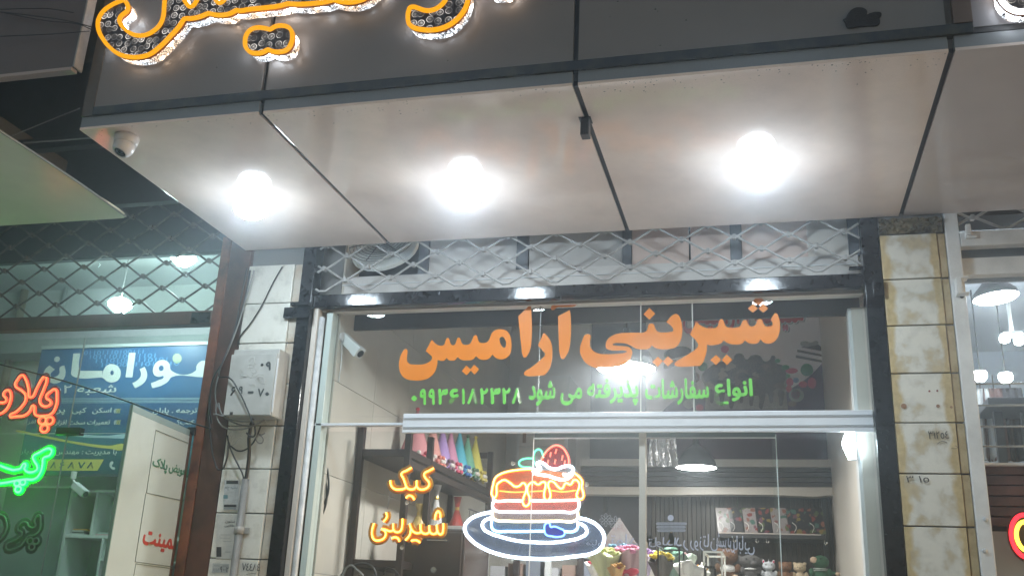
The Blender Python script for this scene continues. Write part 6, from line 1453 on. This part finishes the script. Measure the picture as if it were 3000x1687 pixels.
# ---- copy shop neon words
ZL1 = zoom(0, 1060, .43243)
YN2 = .22
red_p = [[(70, 365), (110, 338), (150, 300), (175, 260), (175, 225), (150, 195), (105, 155), (120, 120), (150, 90), (175, 115), (195, 180), (210, 240), (255, 170), (290, 110), (310, 97), (317, 130), (300, 180), (275, 282), (345, 285), (345, 268), (315, 235), (345, 200), (375, 185), (388, 240), (380, 300), (350, 350), (290, 365), (240, 355), (226, 295), (205, 330), (175, 358), (110, 368)], [(-60, 275), (0, 275), (40, 268), (45, 255), (25, 215), (55, 190), (75, 215), (70, 270), (45, 320), (0, 350), (-60, 345)]]
dia = lambda x, y, s=25: [(x, y - s), (x + s, y), (x, y + s), (x - s, y)]
red_d = [dia(290, 396), dia(338, 397), dia(302, 449)]
green_p = [[(-80, 725), (140, 725), (170, 688), (182, 700), (172, 726), (255, 732), (260, 715), (235, 665), (230, 642), (260, 620), (355, 595), (345, 630), (300, 652), (295, 690), (280, 750), (245, 790), (180, 795), (-80, 785)]]
green_d = [dia(122, 822, 18), dia(162, 815, 18), dia(130, 862, 20)]
dead_p = [[(40, 1250), (110, 1200), (150, 1160), (120, 1130), (145, 1090), (180, 1085), (200, 1115), (240, 1110), (235, 1070), (265, 1035), (275, 1075), (265, 1140), (230, 1170), (190, 1180), (160, 1220), (130, 1250)], [(-60, 1220), (0, 1200), (45, 1130), (40, 1070), (20, 1040), (-60, 1040)]]
dead_d = [dia(205, 1210, 20), dia(243, 1212, 20), dia(215, 1250, 20)]
def neon_word(label, P, D, rad, jm, cm, bm_, base, br_):
    r = root('neon_word', label, 'neon sign', W(*ZL1(*base), YN2), 'copy shop neon words')
    neon(r, P + D, ZL1, YN2, rad, jm, cm, True)
    backing(r, P + D, ZL1, YN2 + .014, br_, bm_, True)
neon_word('red outline neon word above the green one in the copy shop', red_p, red_d, .0082, EM('nw_red', (1, .05, .02), 2.6), EM('nw_red_core', (1, .17, .06), 2.3), ACRYLIC('back_red', (.16, .03, .025), .85), (200, 480), .024)
neon_word('bright green neon word under the red one', green_p, green_d, .0115, EM('nw_green', (.0, 1, .010), 26.0), EM('nw_green_core', (.05, 1, .09), 6), ACRYLIC('back_green', (.05, .30, .14), .8), (150, 890), .026)
neon_word('unlit dark neon word under the green one', dead_p, dead_d, .0050, M('nw_dead', (.16, .22, .19), .4), None, ACRYLIC('back_dead', (.03, .06, .05), .85), (150, 1280), .024)
sl = tag(tube('sagging_cord', cable_black, [W(0, 1067, .08), W(150, 1105, .05), W(330, 1160, -.02), W(480, 1213, -.06), W(620, 1256, -.06)], .0045), 'dark cord sloping across the copy shop window to the brown post', 'cord')

# ---- open glazed door leaf
Hn, Fr = Vector((-3.06, -.005, 0)), Vector((-2.972, -.69, 0))
ud = (Hn - Fr).normalized(); DL = (Hn - Fr).length
DP = Plane((Fr.x, Fr.y, 0), ud, (0, 0, 1))
dr_ = root('door_leaf', 'open frosted door leaf with green and red Persian words hinged on the brown post', 'door', (-3.02, -.35, .02))
def dbox(name, m, a0, a1, c0, c1, z0_, z1_):
    b = bmesh.new(); vs = [b.verts.new(DP.w(a_, z_, c_)) for z_ in (z0_, z1_) for a_, c_ in ((a0, c0), (a1, c0), (a1, c1), (a0, c1))]
    for f in [(0, 1, 2, 3), (4, 7, 6, 5), (0, 4, 5, 1), (1, 5, 6, 2), (2, 6, 7, 3), (3, 7, 4, 0)]: b.faces.new([vs[i] for i in f])
    bmesh.ops.recalc_face_normals(b, faces=b.faces)
    return obj(name, b, m, dr_)
ztp = 2.466
dbox('panel', M('frost_white', (.46, .52, .50), .35, noise=.12, nscale=3), .008, DL - .03, -.012, 0, .02, ztp - .035)
dbox('glass_strip', M('edge_green', (.16, .26, .23), .2), .0, .007, -.014, .002, .02, ztp)
dbox('glass_strip', ACRYLIC('strip_glass', (.35, .45, .43), .6), .008, DL - .03, -.010, -.002, ztp - .034, ztp)
dbox('hinge_stile', brown_steel, DL - .029, DL - .002, -.014, .002, .02, ztp - .02)
ln_m = M('line_dark', (.10, .13, .12), .5)
def dline(pts):
    P = [DP.w(*DP.px(*ZL6(*q_)), .0012) for q_ in pts]; tube('outline', ln_m, P, .0022, dr_, 1, True, False)
dline([(1165, 355), (1450, 470), (1375, 885), (1095, 825)])
dline([(1015, 1355), (1310, 1395), (1290, 1520), (990, 1500)])
tube('outline', ln_m, [DP.w(*DP.px(*ZL6(*q_)), .0012) for q_ in [(1090, 830), (1010, 1340), (1310, 1380)]], .0022, dr_, 1, False, False)
g_t = M('door_green', (.03, .17, .10), .5); r_t = M('door_red', (.42, .045, .03), .5)
text_px('word', g_t, 'پلاک', *ZL6(1140, 545), *ZL6(1255, 690), DP, dr_, .02, depth=.001)
text_px('word', g_t, 'تعویض', *ZL6(1262, 590), *ZL6(1408, 725), DP, dr_, .02, depth=.001)
text_px('word', r_t, 'لمینت', *ZL6(1068, 1060), *ZL6(1320, 1285), DP, dr_, .03, depth=.001)
text_px('word', g_t, 'لیزری', *ZL6(1100, 1432), *ZL6(1250, 1520), DP, dr_, .02, depth=.001)

# ================================================================== SHOP ON THE RIGHT
lb = root('steel_lintel', 'double white steel lintel bars of the right-hand shop', 'lintel', (1.6, .03, 3.2))
box('bar', white_paint, .958, 2.4, .0, .06, 3.350, 3.425, lb, .004)
box('bar', white_paint, .958, 2.4, .05, .11, W(2830, 806, .05).z, W(2830, 756, .05).z, lb, .004)
box('gap_board', M('gap_grey', (.22, .25, .28), .5), .958, 2.4, .112, .13, 3.2, 3.44, lb)
a = W(2838, 672, -.03)
obj('hook', bm_box((0, 0, 0), (.022, .03, .055), .004), white_paint, lb, (a.x, -.016, 3.425))
obj('hook', bm_box((0, 0, 0), (.05, .014, .03), .003), white_paint, lb, (a.x + .01, -.008, 3.40))
rw = root('shop_window', 'right-hand shop window pane above brown wooden planks', 'window', (1.6, .15, 0))
zsill = W(2900, 1356, .15).z
box('pane', glass, .958, 2.4, .15, .158, zsill, 3.19, rw)
box('sill', white_metal, .958, 2.4, .13, .19, zsill - .012, zsill - .001, rw)
struct(box('floor', M('floor_tile', (.45, .44, .42), .2), 1.0, 4, .36, 3.6, -.02, .012))
struct(box('ceiling', M('ceil_blue', (.34, .38, .42), .6), .9, 4, .17, 3.6, 3.75, 3.85))
struct(box('wall_back', M('wall_blue', (.42, .50, .60), .5, noise=.1), .9, 4, 3.5, 3.6, 0, 3.8))
struct(box('wall_left', M('wall_blue', (.42, .50, .60), .5), .90, .98, .3, 3.5, 0, 3.8))
wpk = root('plank_panel', 'reddish-brown wooden plank panel under the right-hand window', 'panel', (1.6, .2, 1.9))
zp = [W(2930, v, .18).z for v in (1360, 1391, 1421, 1452, 1483, 1513, 1541)]
for k in range(6):
    box('plank', M('plank_%d' % (k % 3), [(.155, .085, .068), (.135, .075, .060), (.17, .095, .078)][k % 3], .45, noise=.55, nscale=14), .958, 2.4, .175 + .004 * (k % 2), .21, zp[k + 1] + .003, zp[k] - .003, wpk, .003)
box('plank_backing', black_plain, .958, 2.4, .212, .24, zp[-1] - .03, zp[0], wpk)
ts = root('tiled_stallriser', 'glossy pale tiles under the wooden planks of the right-hand shop', 'tiles', (1.6, .2, 0))
zt_ = zp[-1] - .02
for r_ in range(3):
    for k in range(6): box('tile', M('tile_gloss', (.42, .45, .47), .08), .96 + .24 * k, 1.197 + .24 * k, .20, .215, zt_ - .26 * (r_ + 1) + .003, zt_ - .26 * r_, ts, .001)
for k, py in enumerate((1124, 1187, 1249, 1307)):
    z_ = W(2900, py, .26).z
    tag(obj('window_wire', bm_cyl((0, 0, 0), (1.3, 0, 0), .0045, seg=8), M('rod_chrome', (.6, .6, .62), .2, metal=.8), None, (.985, .26, z_), True), ['topmost', 'second', 'third', 'lowest'][k] + ' bright horizontal steel rod behind the right-hand window', 'rod', 'steel rods')
c = W(2918, 872, 1.0)
r = root('oval_lamp', 'large lit oval ceiling lamp in the right-hand shop', 'lamp', (c.x, c.y, 3.75))
til = Matrix.Rotation(math.radians(-6), 4, 'Y')
obj('diffuser', bm_lathe([(0, -.012), (.105, -.010), (.12, 0)], 32, None, til), EM('oval_glow', (.92, .97, 1), 55.0), r, c)
obj('shade', bm_lathe([(.122, 0), (.118, .03), (.06, .09), (.01, .11), (0, .11)], 32, None, til), M('shade_dark', (.05, .06, .075), .4), r, c, True)
obj('stem', bm_cyl((0, 0, .11), (0, 0, 3.749 - c.z), .01, seg=8), cable_black, r, c)
c = W(2965, 980, 1.6)
r = root('spot_cluster', 'cluster of three lit spots on a ring in the right-hand shop', 'lamp', (c.x, c.y, 3.75))
obj('ring', bm_lathe([(.05, -.008), (.058, -.008), (.058, .008), (.05, .008), (.05, -.008)], 24), white_metal, r, c)
obj('stem', bm_cyl((0, 0, 0), (0, 0, 3.749 - c.z), .012, seg=8), white_metal, r, c)
for dx, dz_ in ((-.05, -.03), (.03, -.045), (.09, -.03)):
    obj('spot', bm_lathe([(0, -.03), (.025, -.02), (.03, 0), (.02, .025), (0, .03)], 16), EM('cluster_glow', (.85, .95, 1), 70.0), r, c + Vector((dx, -.02, dz_)), True)
for k, (px, py) in enumerate([(2872, 1102), (2946, 1107)]):
    c = W(px, py, 1.9); r = root('globe_lamp', ['lit globe lamp next to the white post', 'second lit globe lamp further from the white post'][k], 'lamp', (c.x, c.y, 3.75), 'globe lamps')
    obj('globe', bm_lathe([(0, -.035), (.022, -.03), (.040, -.008), (.042, .016), (.036, .03), (0, .032)], 18), EM('globe_glow', (.92, .97, 1), 55.0), r, c, True)
    obj('cord', bm_cyl((0, 0, .032), (0, 0, 3.749 - c.z), .005, seg=8), cable_black, r, c)
# dark furniture and hanging coats inside
tb = root('wall_table', 'dark folding table top hung in the right-hand shop', 'table', W(2930, 1350, 1.2))
a, b_ = W(2870, 1160, 1.2), W(2990, 1195, 1.2)
box('top', M('table_dark', (.035, .04, .05), .35), a.x, b_.x + .4, 1.0, 1.5, b_.z - .02, b_.z + .02, tb, .004)
for dx in (.06, .20, .42): box('leg', M('table_dark', (.035, .04, .05), .35), a.x + dx, a.x + dx + .045, 1.18, 1.22, b_.z - .75, b_.z - .021, tb)
for k, (px, m) in enumerate([(2895, M('coat_white', (.45, .48, .50), .8)), (2935, M('coat_brown', (.11, .06, .055), .8)), (2985, M('coat_black', (.03, .03, .035), .8))]):
    c = W(px, 1345, 1.4); r = root('hanging_coat', ['pale coat hanging behind the steel rods', 'dark brown coat with white cuff hanging behind the steel rods', 'black coat hanging at the far end of the steel rods'][k], 'coat', c)
    b = bmesh.new(); bmesh.ops.create_grid(b, x_segments=16, y_segments=10, size=.5)
    for v in b.verts:
        u, w_ = v.co.x, v.co.y + .5
        v.co = Vector((u * (.17 - .05 * w_), .025 * math.sin(17 * u + k) * (1.1 - w_), w_ * .42))
    bmesh.ops.solidify(b, geom=b.faces[:], thickness=.012)
    obj('cloth', b, m, r, c, True); obj('hanger', bm_cyl((0, 0, .42), (0, 0, .50), .004, seg=6), black_plain, r, c)
# red and yellow ring sign at the edge
c = W(3008, 1570, .08)
r = root('ring_sign', 'round red and yellow lit ring sign beside the white post', 'neon sign', c)
ring = lambda rr, dy: [(c.x + rr * math.cos(t * .3927), c.y + dy, c.z + rr * 1.5 * math.sin(t * .3927)) for t in range(16)]
tube('ring', EM('ring_red', (1, .02, .03), 2.5), ring(.062, 0), .009, r, 2, True)
tube('ring', EM('ring_yellow', (1, .62, .05), 3.0), ring(.042, -.004), .009, r, 2, True)
obj('back_plate', bm_lathe([(0, 0), (.075, 0), (.075, .01), (0, .01)], 28, None, Matrix.Scale(1.5, 4, (0, 0, 1)) @ align((0, 1, 0))), black_plain, r, (c.x, c.y + .012, c.z))

# ================================================================== HAZE ADDED IN PLACE OF LENS BLOOM ROUND THE LAMPS
hm = bpy.data.materials.new('bloom_haze'); hm.use_nodes = True
hn = hm.node_tree.nodes; hl = hm.node_tree.links; hn.remove(hn['Principled BSDF'])
pv = hn.new('ShaderNodeVolumePrincipled'); pv.inputs['Color'].default_value = (.84, .92, 1.0, 1)
pv.inputs['Density'].default_value = 0.020; pv.inputs['Anisotropy'].default_value = 0.86
hl.new(pv.outputs[0], hn['Material Output'].inputs['Volume'])
box('haze', hm, -14.5, 12.5, -13.5, 9, -1.9, 6.6, None, 0, 'stuff')
